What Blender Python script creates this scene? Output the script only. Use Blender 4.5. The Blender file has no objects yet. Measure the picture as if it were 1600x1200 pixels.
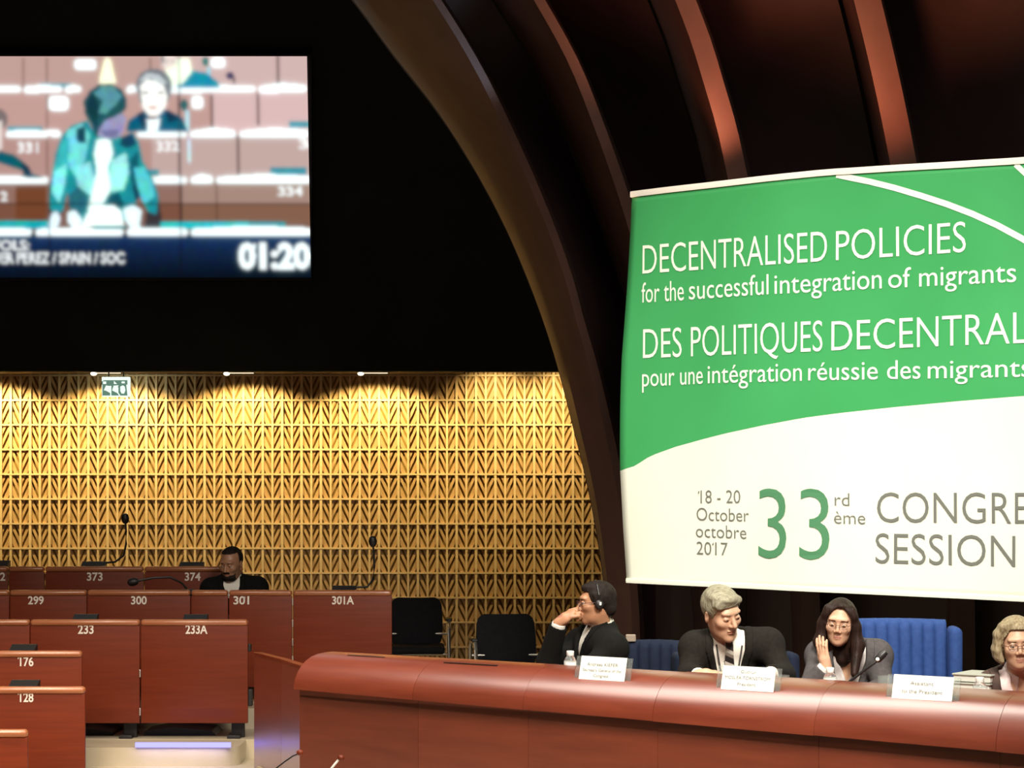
import bpy, bmesh, math, random
import numpy as np
from mathutils import Vector, Matrix

random.seed(7)
C = bpy.context.scene.collection
scene = bpy.context.scene

# ------------------------------------------------------------------ camera
F = 3600.0            # focal length in pixels of the 1600 px wide frame (telephoto)
HZ = 740.0            # pixel row of the horizon
H = 2.11              # eye height of the photographer above the lowest floor
cam_data = bpy.data.cameras.new('camera')
cam_data.sensor_width = 36.0
cam_data.lens = F / 1600.0 * 36.0
cam_data.shift_y = (HZ - 600.0) / 1600.0
cam_data.clip_end = 200
cam = bpy.data.objects.new('camera', cam_data)
C.objects.link(cam)
cam.location = (0, 0, H)
cam.rotation_euler = (math.pi / 2, 0, 0)
scene.camera = cam

# ------------------------------------------------------------------ world, exposure
scene.view_settings.view_transform = 'Standard'
scene.view_settings.look = 'None'
scene.view_settings.exposure = 0.0
scene.view_settings.gamma = 1.0
scene.view_settings.use_curve_mapping = False
w = bpy.data.worlds.new('world')
scene.world = w
w.use_nodes = True
w.node_tree.nodes['Background'].inputs[0].default_value = (0.016, 0.012, 0.012, 1)
w.node_tree.nodes['Background'].inputs[1].default_value = 1.0


def look_rot(loc, target):
    return (Vector(target) - Vector(loc)).to_track_quat('-Z', 'Y').to_euler()


def area(name, loc, target, size, energy, col, size_y=None, spread=math.pi):
    l = bpy.data.lights.new(name, 'AREA')
    l.energy = energy
    l.color = col
    l.size = size
    l.spread = spread
    if size_y:
        l.shape = 'RECTANGLE'
        l.size_y = size_y
    o = bpy.data.objects.new(name, l)
    C.objects.link(o)
    o.location = loc
    o.rotation_euler = look_rot(loc, target)
    return o


def spot(name, loc, target, angle, energy, col, blend=0.5, radius=0.03):
    l = bpy.data.lights.new(name, 'SPOT')
    l.energy = energy
    l.color = col
    l.spot_size = math.radians(angle)
    l.spot_blend = blend
    l.shadow_soft_size = radius
    o = bpy.data.objects.new(name, l)
    C.objects.link(o)
    o.location = loc
    o.rotation_euler = look_rot(loc, target)
    return o


WARM = (1.0, 0.84, 0.64)
NEUT = (1.0, 0.93, 0.82)
# house lights above seats and rostrum, then unseen ones added for faces and counter
spot('house_light_seats', (-3.3, 12.2, 7.2), (-3.1, 13.1, 0.9), 46, 900, WARM, 1.0, 0.6)
area('house_light_hall', (-3.6, 6.6, 6.0), (-3.2, 12.2, 0.9), 2.2, 42, WARM, spread=math.radians(46))
area('house_light_rostrum', (1.6, 6.2, 5.6), (1.2, 11.0, 1.3), 1.6, 120, NEUT, spread=math.radians(70))
spot('presidium_front_fill', (0.2, 5.6, 3.7), (1.3, 10.9, 1.3), 34, 330, WARM, 0.8, 0.2)  # unseen low front fill, added to light the officials' faces
highlight_panel = area('counter_highlight_panel', (-1.1, 10.7, 5.4), (-1.1, 10.7, 0), 4.2, 150, NEUT, 2.0, spread=math.radians(120))  # unseen panel, placed for the highlight along the counter's curved edge
highlight_panel.rotation_euler = (0, 0, 0)
# spotlights on the banner
spot('banner_light_1', (-0.6, 7.6, 5.4), (1.6, 11.9, 2.62), 36, 300, NEUT, 0.6, 0.08)
spot('banner_light_2', (3.0, 7.0, 5.4), (2.6, 11.2, 2.6), 40, 270, NEUT, 0.6, 0.08)
# ------------------------------------------------------------------ helpers
def P(px, py, d):
    return Vector(((px - 800.0) / F * d, d, H - (py - HZ) / F * d))


def lin(c):
    def f(v):
        v = v / 255.0
        return v / 12.92 if v <= 0.04045 else ((v + 0.055) / 1.055) ** 2.4
    return tuple(f(v) for v in c)


def prin(name, col, rough=0.5, metal=0.0, coat=0.0, spec=0.5, **kw):
    m = bpy.data.materials.new(name)
    m.use_nodes = True
    b = m.node_tree.nodes['Principled BSDF']
    b.inputs['Base Color'].default_value = (*col, 1)
    b.inputs['Roughness'].default_value = rough
    b.inputs['Metallic'].default_value = metal
    b.inputs['Coat Weight'].default_value = coat
    b.inputs['Coat Roughness'].default_value = 0.15
    b.inputs['Specular IOR Level'].default_value = spec
    for k, v in kw.items():
        b.inputs[k].default_value = v
    return m


def mottled(name, c1, c2, scale=(4, 4, 30), rough=0.5, coat=0.0, bump=0.0, detail=4.0, spec=0.5, rnd=0.0, kind='NOISE'):
    """principled material whose colour wanders between c1 and c2 with stretched noise (wood grain, cloth, skin)"""
    m = prin(name, c1, rough, 0, coat, spec)
    nt = m.node_tree
    b = nt.nodes['Principled BSDF']
    tc = nt.nodes.new('ShaderNodeTexCoord')
    mp = nt.nodes.new('ShaderNodeMapping')
    mp.inputs['Scale'].default_value = scale
    nt.links.new(tc.outputs['Object'], mp.inputs['Vector'])
    n = nt.nodes.new('ShaderNodeTexNoise')
    n.inputs['Scale'].default_value = 1.0
    n.inputs['Detail'].default_value = detail
    nt.links.new(mp.outputs[0], n.inputs['Vector'])
    r = nt.nodes.new('ShaderNodeValToRGB')
    r.color_ramp.elements[0].position = 0.3
    r.color_ramp.elements[1].position = 0.7
    r.color_ramp.elements[0].color = (*c1, 1)
    r.color_ramp.elements[1].color = (*c2, 1)
    nt.links.new(n.outputs['Fac'], r.inputs[0])
    src = r.outputs[0]
    if rnd:
        oi = nt.nodes.new('ShaderNodeObjectInfo')
        hs = nt.nodes.new('ShaderNodeHueSaturation')
        ma = nt.nodes.new('ShaderNodeMapRange')
        ma.inputs[3].default_value = 1 - rnd
        ma.inputs[4].default_value = 1 + rnd
        nt.links.new(oi.outputs['Random'], ma.inputs[0])
        nt.links.new(ma.outputs[0], hs.inputs['Value'])
        nt.links.new(src, hs.inputs['Color'])
        src = hs.outputs[0]
    nt.links.new(src, b.inputs['Base Color'])
    if bump:
        bp = nt.nodes.new('ShaderNodeBump')
        bp.inputs['Strength'].default_value = bump
        bp.inputs['Distance'].default_value = 0.01
        nt.links.new(n.outputs['Fac'], bp.inputs['Height'])
        nt.links.new(bp.outputs[0], b.inputs['Normal'])
    return m


def emis(name, col, strength=1.0):
    m = bpy.data.materials.new(name)
    m.use_nodes = True
    nt = m.node_tree
    nt.nodes.clear()
    e = nt.nodes.new('ShaderNodeEmission')
    e.inputs[0].default_value = (*col, 1)
    e.inputs[1].default_value = strength
    o = nt.nodes.new('ShaderNodeOutputMaterial')
    nt.links.new(e.outputs[0], o.inputs[0])
    return m


def tag(o, label=None, cat=None, group=None, kind=None):
    if label:
        o['label'] = label
    if cat:
        o['category'] = cat
    if group:
        o['group'] = group
    if kind:
        o['kind'] = kind
    return o


def empty(name, loc, rz=0.0):
    o = bpy.data.objects.new(name, None)
    o.empty_display_size = 0.1
    C.objects.link(o)
    o.location = loc
    o.rotation_euler = (0, 0, rz)
    return o


def mat_of(o):
    """world matrix of an object from its own loc/rot (roots are never nested deeper than parts with identity transforms)"""
    m = Matrix.LocRotScale(o.location, o.rotation_euler.to_quaternion(), o.scale)
    return mat_of(o.parent) @ m if o.parent else m


class MB:
    def __init__(self):
        self.v, self.f, self.m = [], [], []

    def add(self, verts, faces, mi=0):
        n = len(self.v)
        self.v += [Vector(p) for p in verts]
        self.f += [tuple(i + n for i in q) for q in faces]
        self.m += [mi] * len(faces)

    def box(self, c, s, R=None, mi=0, bev=0.0):
        c = Vector(c)
        hx, hy, hz = s[0] / 2, s[1] / 2, s[2] / 2
        if bev <= 0:
            vs = [Vector((x, y, z)) for x in (-hx, hx) for y in (-hy, hy) for z in (-hz, hz)]
            fs = [(0, 1, 3, 2), (4, 6, 7, 5), (0, 4, 5, 1), (2, 3, 7, 6), (0, 2, 6, 4), (1, 5, 7, 3)]
        else:
            bm = bmesh.new()
            bmesh.ops.create_cube(bm, size=1.0)
            for v in bm.verts:
                v.co = Vector((v.co.x * s[0], v.co.y * s[1], v.co.z * s[2]))
            bmesh.ops.bevel(bm, geom=bm.edges[:], offset=bev, segments=3, affect='EDGES', profile=0.5)
            bm.verts.index_update()
            vs = [v.co.copy() for v in bm.verts]
            fs = [tuple(v.index for v in f.verts) for f in bm.faces]
            bm.free()
        if R is not None:
            vs = [R @ v for v in vs]
        self.add([v + c for v in vs], fs, mi)

    def tube(self, pts, r, n=8, mi=0, cap=True):
        pts = [Vector(p) for p in pts]
        rs = r if isinstance(r, (list, tuple)) else [r] * len(pts)
        rings = []
        up = Vector((0, 0, 1))
        for i, p in enumerate(pts):
            a = pts[max(i - 1, 0)]
            b = pts[min(i + 1, len(pts) - 1)]
            t = (b - a).normalized()
            s = t.cross(up)
            if s.length < 0.05:
                s = t.cross(Vector((1, 0, 0)))
            s.normalize()
            u = s.cross(t)
            rings.append([p + rs[i] * (math.cos(2 * math.pi * k / n) * s + math.sin(2 * math.pi * k / n) * u) for k in range(n)])
        vs = [v for q in rings for v in q]
        fs = []
        for i in range(len(pts) - 1):
            for k in range(n):
                k2 = (k + 1) % n
                fs.append((i * n + k, i * n + k2, (i + 1) * n + k2, (i + 1) * n + k))
        if cap:
            fs.append(tuple(range(n))[::-1])
            fs.append(tuple(range((len(pts) - 1) * n, len(pts) * n)))
        self.add(vs, fs, mi)

    def lathe(self, c, prof, n=20, mi=0, R=None):
        c = Vector(c)
        vs, fs = [], []
        for (r, z) in prof:
            for k in range(n):
                p = Vector((r * math.cos(2 * math.pi * k / n), r * math.sin(2 * math.pi * k / n), z))
                vs.append((R @ p if R is not None else p) + c)
        for i in range(len(prof) - 1):
            for k in range(n):
                k2 = (k + 1) % n
                fs.append((i * n + k, i * n + k2, (i + 1) * n + k2, (i + 1) * n + k))
        fs.append(tuple(range(n))[::-1])
        fs.append(tuple(range((len(prof) - 1) * n, len(prof) * n)))
        self.add(vs, fs, mi)

    def ball(self, c, r, nu=14, nv=10, mi=0, R=None):
        c = Vector(c)
        r = (r, r, r) if not isinstance(r, (tuple, list)) else r
        bm = bmesh.new()
        bmesh.ops.create_uvsphere(bm, u_segments=nu, v_segments=nv, radius=1)
        bm.verts.index_update()
        vs = []
        for v in bm.verts:
            p = Vector((v.co.x * r[0], v.co.y * r[1], v.co.z * r[2]))
            vs.append((R @ p if R is not None else p) + c)
        fs = [tuple(v.index for v in f.verts) for f in bm.faces]
        bm.free()
        self.add(vs, fs, mi)

    def prism(self, poly, ext, mi=0):
        """closed polygon (3D points) extruded by vector ext"""
        n = len(poly)
        poly = [Vector(p) for p in poly]
        ext = Vector(ext)
        vs = poly + [p + ext for p in poly]
        fs = [tuple(range(n)), tuple(range(n, 2 * n))[::-1]]
        for i in range(n):
            j = (i + 1) % n
            fs.append((i, n + i, n + j, j))
        self.add(vs, fs, mi)

    def loft(self, lines, closed=True, mi=0, caps=True):
        """lines: list of polylines of equal length, skinned in order"""
        n, k = len(lines), len(lines[0])
        vs = [Vector(p) for l in lines for p in l]
        fs = []
        for i in range(n if closed else n - 1):
            j = (i + 1) % n
            for q in range(k - 1):
                fs.append((i * k + q, j * k + q, j * k + q + 1, i * k + q + 1))
        if closed and caps:
            fs.append(tuple(i * k for i in range(n))[::-1])
            fs.append(tuple(i * k + k - 1 for i in range(n)))
        self.add(vs, fs, mi)

    def build(self, name, mats, parent=None, smooth=False, world=True, fix=True):
        me = bpy.data.meshes.new(name)
        vs = self.v
        if parent is not None and world:
            inv = mat_of(parent).inverted()
            vs = [inv @ p for p in vs]
        me.from_pydata([tuple(p) for p in vs], [], self.f)
        mats = mats if isinstance(mats, (list, tuple)) else [mats]
        for m in mats:
            me.materials.append(m)
        if len(mats) > 1:
            me.polygons.foreach_set('material_index', self.m)
        if fix:
            bm = bmesh.new()
            bm.from_mesh(me)
            bmesh.ops.recalc_face_normals(bm, faces=bm.faces[:])
            bm.to_mesh(me)
            bm.free()
        if smooth:
            me.polygons.foreach_set('use_smooth', [True] * len(me.polygons))
            try:
                me.set_sharp_from_angle(angle=math.radians(smooth if smooth > 1 else 40))
            except Exception:
                pass
        me.update()
        o = bpy.data.objects.new(name, me)
        C.objects.link(o)
        if parent is not None:
            o.parent = parent
        return o


def copy_tree(o, parent=None):
    c = o.copy()
    C.objects.link(c)
    c.parent = parent
    for ch in list(o.children):
        copy_tree(ch, c)
    return c


_text_cache = {}


def text_geo(body, offset=0.0, spacing=1.0):
    key = (body, offset, spacing)
    if key in _text_cache:
        return _text_cache[key]
    cu = bpy.data.curves.new('text', 'FONT')
    cu.body = body
    cu.offset = offset
    cu.space_character = spacing
    cu.resolution_u = 4
    cu.fill_mode = 'FRONT'
    o = bpy.data.objects.new('text', cu)
    C.objects.link(o)
    dg = bpy.context.evaluated_depsgraph_get()
    me = bpy.data.meshes.new_from_object(o.evaluated_get(dg))
    vs = [(v.co.x, v.co.y) for v in me.vertices]
    fs = [tuple(p.vertices) for p in me.polygons]
    bpy.data.meshes.remove(me)
    bpy.data.objects.remove(o)
    bpy.data.curves.remove(cu)
    if '1' in body and len(body) > 1 or body == '1':
        # give the plain bar of this face's numeral one its small flag
        bw = 0.0
        for i, ch in enumerate(body):
            if ch != '1':
                continue
            pre = body[:i + 1].replace('1', 'I')
            cu2 = bpy.data.curves.new('text', 'FONT')
            cu2.body = pre
            cu2.offset = offset
            cu2.space_character = spacing
            o2 = bpy.data.objects.new('text', cu2)
            C.objects.link(o2)
            me2 = bpy.data.meshes.new_from_object(o2.evaluated_get(bpy.context.evaluated_depsgraph_get()))
            xr = max(v.co.x for v in me2.vertices)
            bpy.data.meshes.remove(me2)
            bpy.data.objects.remove(o2)
            bpy.data.curves.remove(cu2)
            near = [v for v in vs if abs(v[0] - xr) < 0.25]
            xr = min((v[0] for v in near), key=lambda q_: abs(q_ - xr))
            top_ = max(v[1] for v in vs if abs(v[0] - xr) < 0.01)
            xl = max([v[0] for v in vs if xr - 0.22 < v[0] < xr - 0.03] or [xr - 0.1])
            th = xr - xl
            n0 = len(vs)
            vs = vs + [(xl + 0.01, top_), (xl - 0.085 - offset, top_ - 0.09), (xl - 0.085 - offset, top_ - 0.09 - th * 0.85), (xl + 0.01, top_ - th * 1.3)]
            fs = fs + [(n0, n0 + 1, n0 + 2, n0 + 3)]
    _text_cache[key] = (vs, fs)
    return vs, fs


CAP = None


def cap_height():
    global CAP
    if CAP is None:
        vs, _ = text_geo('H')
        CAP = max(v[1] for v in vs)
    return CAP


def put_text(mb, body, fn, u0, u1, v0, cap, offset=0.0, mi=0, spacing=1.0):
    """letters fitted between u0 and u1, baseline v0, capitals cap tall; fn(u, v) gives the point in space"""
    vs, fs = text_geo(body, offset, spacing)
    x0 = min(v[0] for v in vs)
    x1 = max(v[0] for v in vs)
    sx = (u1 - u0) / (x1 - x0)
    sy = cap / cap_height()
    mb.add([fn(u0 + (x - x0) * sx, v0 + y * sy) for x, y in vs], fs, mi)


# ------------------------------------------------------------------ materials
M = {}
M['desk_wood'] = mottled('desk_wood', (0.145, 0.0195, 0.0045), (0.19, 0.028, 0.007), (2, 6, 40), 0.45, 0.08, rnd=0.08, spec=0.3)
M['rail_wood_toplit'] = mottled('rail_wood_toplit', (0.36, 0.115, 0.045), (0.44, 0.15, 0.06), (2, 6, 40), 0.35, 0.5)  # paler edge wood, with light from above also put into its colour
M['counter_wood'] = mottled('counter_wood', (0.16, 0.026, 0.010), (0.215, 0.039, 0.016), (3, 3, 30), 0.40, 1.0, rnd=0.10, spec=0.25)
M['counter_wood'].node_tree.nodes['Principled BSDF'].inputs['Coat IOR'].default_value = 1.9
M['counter_wood'].node_tree.nodes['Principled BSDF'].inputs['Coat Roughness'].default_value = 0.3
M['dark_metal'] = prin('dark_metal', (0.012, 0.010, 0.010), 0.5)
M['black_plastic'] = prin('black_plastic', (0.012, 0.011, 0.011), 0.45)
M['chrome'] = prin('chrome', (0.80, 0.76, 0.68), 0.38, 0.9)
M['number_white'] = prin('number_white', (0.85, 0.78, 0.70), 0.5)
M['floor_cream'] = mottled('floor_cream', (0.52, 0.44, 0.30), (0.60, 0.51, 0.37), (3, 3, 3), 0.45)
M['black_wall'] = mottled('black_wall', (0.030, 0.030, 0.027), (0.036, 0.036, 0.032), (2, 2, 2), 0.95, spec=0.05)
M['soffit'] = mottled('soffit', (0.05, 0.035, 0.026), (0.06, 0.042, 0.03), (2, 2, 2), 0.7)
M['lattice'] = mottled('lattice', (0.68, 0.46, 0.22), (0.78, 0.54, 0.28), (3, 3, 14), 0.5)
M['lattice_back'] = mottled('lattice_back', (0.26, 0.14, 0.020), (0.33, 0.18, 0.028), (3, 3, 9), 0.8)
M['lattice_slat'] = mottled('lattice_slat', (0.48, 0.28, 0.11), (0.58, 0.35, 0.145), (3, 3, 14), 0.55)
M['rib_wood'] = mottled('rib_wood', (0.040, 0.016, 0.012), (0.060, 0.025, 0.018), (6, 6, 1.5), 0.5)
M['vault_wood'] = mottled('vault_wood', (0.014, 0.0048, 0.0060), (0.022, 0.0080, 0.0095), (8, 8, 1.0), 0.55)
M['panel_dark'] = mottled('panel_dark', (0.022, 0.012, 0.008), (0.035, 0.018, 0.012), (10, 10, 1.0), 0.6)

# ================================================================== SETTING
floor = MB()
floor.box((0, 11, -0.05), (26, 28, 0.1))
tag(floor.build('floor', M['floor_cream']), kind='structure')


def zrow(py, d):
    return H - (py - HZ) / F * d


ROW = {374: (17.0, 885), 301: (16.0, 922), 233: (15.0, 968), 176: (14.0, 1017), 128: (13.0, 1073), 100: (12.0, 1140)}
DESK_H = 0.78
FZ = {k: max(zrow(py, d) - DESK_H, 0.0) for k, (d, py) in ROW.items()}
TREAD = H - 1.85


def step(name, x1, y0, z, corner=0.0, mat=None):
    """terrace slab from far left to x1, from y0 to the back; rounded front right corner"""
    b = MB()
    poly = [(-9, y0), (x1 - corner, y0)]
    for i in range(1, 9):
        a = math.pi / 2 * i / 8
        if corner:
            poly.append((x1 - corner + corner * math.sin(a), y0 + corner * (1 - math.cos(a))))
    poly += [(x1, 21), (-9, 21)]
    b.prism([(x, y, z) for x, y in poly], (0, 0, -z - 0.02 if z > 0.3 else -z + 0.001))
    return tag(b.build(name, mat or M['floor_cream'], smooth=30), kind='structure')


step('floor_terrace', 0.2, 12.55, FZ[128])
step('floor_terrace', 2.2, 13.55, TREAD)
led_x = P(372, 0, 14.55).x
step('floor_terrace', led_x, 14.55, FZ[233], 0.12)
step('floor_terrace', -1.2, 14.98, FZ[233] + 0.002)
step('floor_terrace', -0.86, 15.60, FZ[301])
step('floor_terrace', -0.88, 16.60, FZ[374])
# podium platform behind the rostrum
PZ = H - 1.74
pf = MB()
pf.prism([(-1.52, 13.7, PZ), (-1.06, 11.95, PZ), (4.4, 8.1, PZ), (7.5, 12.5, PZ), (2.2, 16.2, PZ)], (0, 0, -PZ + 0.001))
tag(pf.build('floor_podium', M['floor_cream']), kind='structure')

# blue light strip along the terrace edge
led = MB()
x0, x1 = P(212, 0, 14.545).x, P(361, 0, 14.545).x
led.box(((x0 + x1) / 2, 14.535, H - (1163.5 - HZ) / F * 14.55), (x1 - x0, 0.02, 0.03))
M['led_blue'] = emis('led_blue', (0.25, 0.24, 1.0), 2.6)
o = led.build('step_light_strip', M['led_blue'])
tag(o, 'blue glowing light strip along the step edge below desk 233A', 'light strip')
area('step_light', ((x0 + x1) / 2, 14.50, o.data.vertices[0].co.z + 0.02), ((x0 + x1) / 2, 14.62, TREAD), x1 - x0, 0.5, (0.55, 0.52, 1.0), 0.03)

# ---- lattice wall
DW = 20.0
CW, CH = 30.3 * DW / F, 38.6 * DW / F
u = DW / F
front_y = DW


def clip(poly, a, b, c):
    """keep a*x + b*y <= c"""
    out = []
    for i in range(len(poly)):
        p, q = poly[i], poly[(i + 1) % len(poly)]
        fp, fq = a * p[0] + b * p[1] - c, a * q[0] + b * q[1] - c
        if fp <= 0:
            out.append(p)
        if (fp < 0 < fq) or (fq < 0 < fp):
            t = fp / (fp - fq)
            out.append((p[0] + t * (q[0] - p[0]), p[1] + t * (q[1] - p[1])))
    return out


cell = []
for (q0, q1) in ((-12.4, -5.4), (-1.8, 2.7), (6.3, 10.2)):
    rect = [(1.5, 1.3), (13.9, 1.3), (13.9, 37.3), (1.5, 37.3)]
    pl = clip(rect, -1, 1 / 2.15, -q0)
    pl = clip(pl, 1, -1 / 2.15, q1)
    cell.append(pl)
lat = MB()
lx_px = 562 - 30.3 * 26
n_cols, n_rows = 46, 14
top_px = 586.6 - 38.6
for cxi in range(n_cols):
    for rj in range(n_rows):
        bx = lx_px + cxi * 30.3
        by = top_px + rj * 38.6
        if bx < -215 or by > 1130:
            continue
        for pl in cell:
            for s in (1, -1):
                poly = [P(bx + (x if s > 0 else 30.3 - x), by + y, DW) for x, y in pl]
                lat.prism([p + Vector((0, 0.016, 0)) for p in poly], (0, 0.014, 0), 1)
xl, xr = P(-245, 0, DW).x, P(lx_px + n_cols * 30.3, 0, DW).x
zt, zb = P(0, top_px, DW).z, TREAD
for cxi in range(n_cols + 1):
    bx = lx_px + cxi * 30.3
    if bx < -215:
        continue
    for (xx, ww) in ((bx, 3.9), (bx + 15.15, 3.2)):
        p = P(xx, 0, DW)
        lat.box((p.x, DW + 0.012, (zt + zb) / 2), (ww * u, 0.026, zt - zb))
for rj in range(n_rows + 2):
    p = P(0, top_px + rj * 38.6, DW)
    if p.z > zb:
        lat.box(((xl + xr) / 2, DW + 0.010, p.z), (xr - xl, 0.026, 2.7 * u))
wall = MB()
wall.box(((xl + xr) / 2, DW + 0.072, (zt + zb) / 2 + 0.1), (xr - xl, 0.06, zt - zb + 0.4))
wb = tag(wall.build('wall_back', M['lattice_back']), kind='structure')
lo = lat.build('lattice_panel', [M['lattice'], M['lattice_slat']], wb, fix=True)
lo['label'] = 'pale wooden lattice of fir-tree shaped slats'

# ---- dark wall above, with the soffit over the lattice
up = MB()
zs = P(0, 580, 19).z
up.box((-1.5, 19.1, zs + 3.6), (14, 0.2, 7.2))
tag(up.build('wall_upper', M['black_wall']), kind='structure')
so = MB()
xs = P(722, 0, 19.3).x
so.box(((-8.5 + xs) / 2, 19.62, zs + 0.035), (xs + 8.5, 0.84, 0.03))
tag(so.build('trim_1', M['soffit']), kind='structure')
so = MB()
so.box(((4 + xs) / 2, 19.62, zs + 0.10), (4 - xs, 0.84, 0.03))
tag(so.build('trim_2', M['soffit']), kind='structure')

M['lamp_glow'] = emis('lamp_glow', (1.0, 0.86, 0.62), 6.0)
M['lamp_strip'] = emis('lamp_strip', (1.0, 0.82, 0.55), 1.3)
lamp_px = (-240, -40, 167, 374, 583)
names = ['recessed ceiling lamp above the exit sign, leftmost of the three', 'recessed ceiling lamp in the middle of the three over the lattice',
         'recessed ceiling lamp nearest the wooden rib, over the lattice']
for i, px in enumerate(lamp_px):
    x = P(px, 0, 19.42).x
    zc = zs + 0.02
    spot('wall_washer_%d' % i, (x, 19.42, zs - 0.005), (x, 19.95, zs - 0.50), 77, 124, (1.0, 0.82, 0.37), 0.55, 0.03)
    bpy.data.objects['wall_washer_%d' % i].scale = (1.8, 1, 1)
    if i < 2:
        continue
    r = empty('downlight', (x, 19.40, zc))
    tag(r, names[i - 2], 'ceiling lamp', 'lamps under the soffit')
    b = MB()
    b.box((x, 19.40, zc - 0.008), (0.27, 0.12, 0.016), bev=0.004)
    hs_ = b.build('housing', M['soffit'], r)
    b = MB()
    b.box((x + 0.015, 19.37, zc - 0.019), (0.22, 0.02, 0.008))
    b.build('lens', M['lamp_strip'], hs_)
    b = MB()
    b.ball((x - 0.10, 19.36, zc - 0.024), (0.026, 0.026, 0.017))
    b.build('bulb', M['lamp_glow'], hs_)
for px in (775, 880):
    spot('wall_washer_right', (P(px, 0, 19.4).x, 19.32, zs + 0.06), (P(px, 0, 19.95).x, 19.98, zs - 0.5), 90, 72, (1.0, 0.81, 0.38), 0.7, 0.05)

# ---- exit sign hanging from the soffit
r = empty('exit_sign', P(181.5, 588, 19.27))
tag(r, 'lit green and white exit sign hanging under the soffit at the lattice wall', 'sign')
M['sign_white'] = emis('sign_white', (0.85, 1.0, 0.88), 1.1)
M['sign_green'] = emis('sign_green', (0.16, 0.30, 0.22), 0.8)
b = MB()
c = P(181.5, 604.5, 19.27)
b.box((c.x, c.y, c.z), (44 * 19.27 / F, 0.04, 31 * 19.27 / F), bev=0.006)
sign_box = b.build('sign_box', M['sign_white'], r)


def sgn(px, py):
    return P(px, py, 19.245)


b = MB()
for poly in ([(159, 596), (163, 594), (199, 594), (199, 601), (170, 603), (159, 601)],
             [(160, 601), (166, 601), (162, 610), (172, 611), (172, 618), (160, 618)],
             [(174, 601), (178, 601), (175, 610), (183, 614), (186, 618), (174, 618)],
             [(186, 600), (197, 600), (199, 618), (188, 618), (184, 612), (184, 605)]):
    b.prism([sgn(*q) for q in poly], (0, 0.004, 0))
b.build('pictogram', M['sign_green'], sign_box)
b = MB()
for poly in ([(163, 609), (172, 604), (172, 614)], [(176, 609), (185, 605), (185, 613)],
             [(188, 604), (192, 602), (195, 604), (196, 610), (194, 615), (190, 615), (188, 611)],
             [(161, 596), (166, 596), (166, 600), (161, 600)], [(178, 595), (183, 600), (178, 600)], [(190, 596), (195, 596), (195, 599), (190, 599)]):
    b.prism([sgn(*q) + Vector((0, -0.003, 0)) for q in poly], (0, 0.003, 0))
b.build('pictogram_arrow', M['sign_white'], sign_box)
b = MB()
b.tube([P(170, 592, 19.27), (P(170, 588, 19.27).x, 19.27, zs + 0.03)], 0.006)
b.build('bracket', M['soffit'], r)
b = MB()
b.tube([P(193, 592, 19.27), (P(193, 588, 19.27).x, 19.27, zs + 0.03)], 0.006)
b.build('bracket', M['soffit'], r)
area('exit_sign_glow', (c.x, 19.62, c.z - 0.1), (c.x, 20.0, c.z - 0.35), 0.2, 1.6, (0.8, 1.0, 0.85))

# ---- ribs of the vault
def interp(pts, n):
    """resample a pixel polyline to n points spaced by row, smoothed (Catmull-Rom through rows)"""
    pts = sorted(pts, key=lambda p: p[1])
    ys = np.linspace(pts[0][1], pts[-1][1], n)
    X = np.array([p[0] for p in pts], float)
    Y = np.array([p[1] for p in pts], float)
    m = np.gradient(X, Y)
    out = []
    for y in ys:
        i = min(max(np.searchsorted(Y, y) - 1, 0), len(Y) - 2)
        h = Y[i + 1] - Y[i]
        t = (y - Y[i]) / h
        x = (2 * t**3 - 3 * t**2 + 1) * X[i] + (t**3 - 2 * t**2 + t) * h * m[i] + (-2 * t**3 + 3 * t**2) * X[i + 1] + (t**3 - t**2) * h * m[i + 1]
        out.append((x, y))
    return out


def dep(base, lean, y):
    return base - lean * max((1010 - y) / 1010.0, 0) ** 2


RIBS = [
    dict(strip=[(486, -250), (590, -120), (676, 0), (740, 105), (792, 210), (832, 300), (860, 370), (886, 446), (900, 500), (915, 550), (940, 650), (955, 720), (966, 780), (977, 850), (985, 930), (990, 1080)],
         left=[(330, -250), (448, -120), (552, 0), (612, 82), (680, 169), (740, 262), (790, 356), (822, 430), (850, 505), (872, 575), (899, 680), (914, 740), (932, 830), (944, 915), (952, 1080)],
         w=13, base=14.1, lean=1.5, back=0.8),
    dict(strip=[(670, -250), (760, -120), (834, 0), (886, 94), (924, 187), (954, 270), (976, 337), (1004, 430), (1040, 560), (1070, 700), (1095, 850), (1110, 1080)],
         left=[(590, -250), (690, -120), (772, 0), (830, 94), (874, 187), (908, 270), (934, 337), (966, 430), (1005, 560), (1040, 700), (1068, 850), (1085, 1080)],
         w=17, base=13.9, lean=1.5, back=0.7),
    dict(strip=[(950, -250), (1010, -110), (1055, 0), (1080, 66), (1098, 125), (1120, 200), (1136, 272), (1164, 400), (1198, 560), (1228, 730), (1248, 880), (1256, 1080)],
         left=[(910, -250), (970, -110), (1016, 0), (1042, 66), (1060, 125), (1084, 200), (1101, 272), (1131, 400), (1168, 560), (1202, 730), (1225, 880), (1234, 1080)],
         w=31, base=13.5, lean=1.4, back=0.7),
    dict(strip=[(1270, -250), (1308, -100), (1334, 0), (1355, 85), (1374, 170), (1391, 255), (1418, 400), (1446, 570), (1468, 740), (1482, 880), (1487, 1080)],
         left=[(1250, -250), (1288, -100), (1316, 0), (1337, 85), (1356, 170), (1373, 255), (1400, 400), (1428, 570), (1452, 740), (1467, 880), (1473, 1080)],
         w=41, base=13.1, lean=1.3, back=0.7),
]
rib_names = ['wide dark wooden arch rib beside the lattice wall', 'dark wooden arch rib meeting the upper corner of the banner',
             'reddish arch rib ending behind the middle of the banner', 'orange lit arch rib behind the banner, nearest the right edge']
back_lines = []
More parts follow.
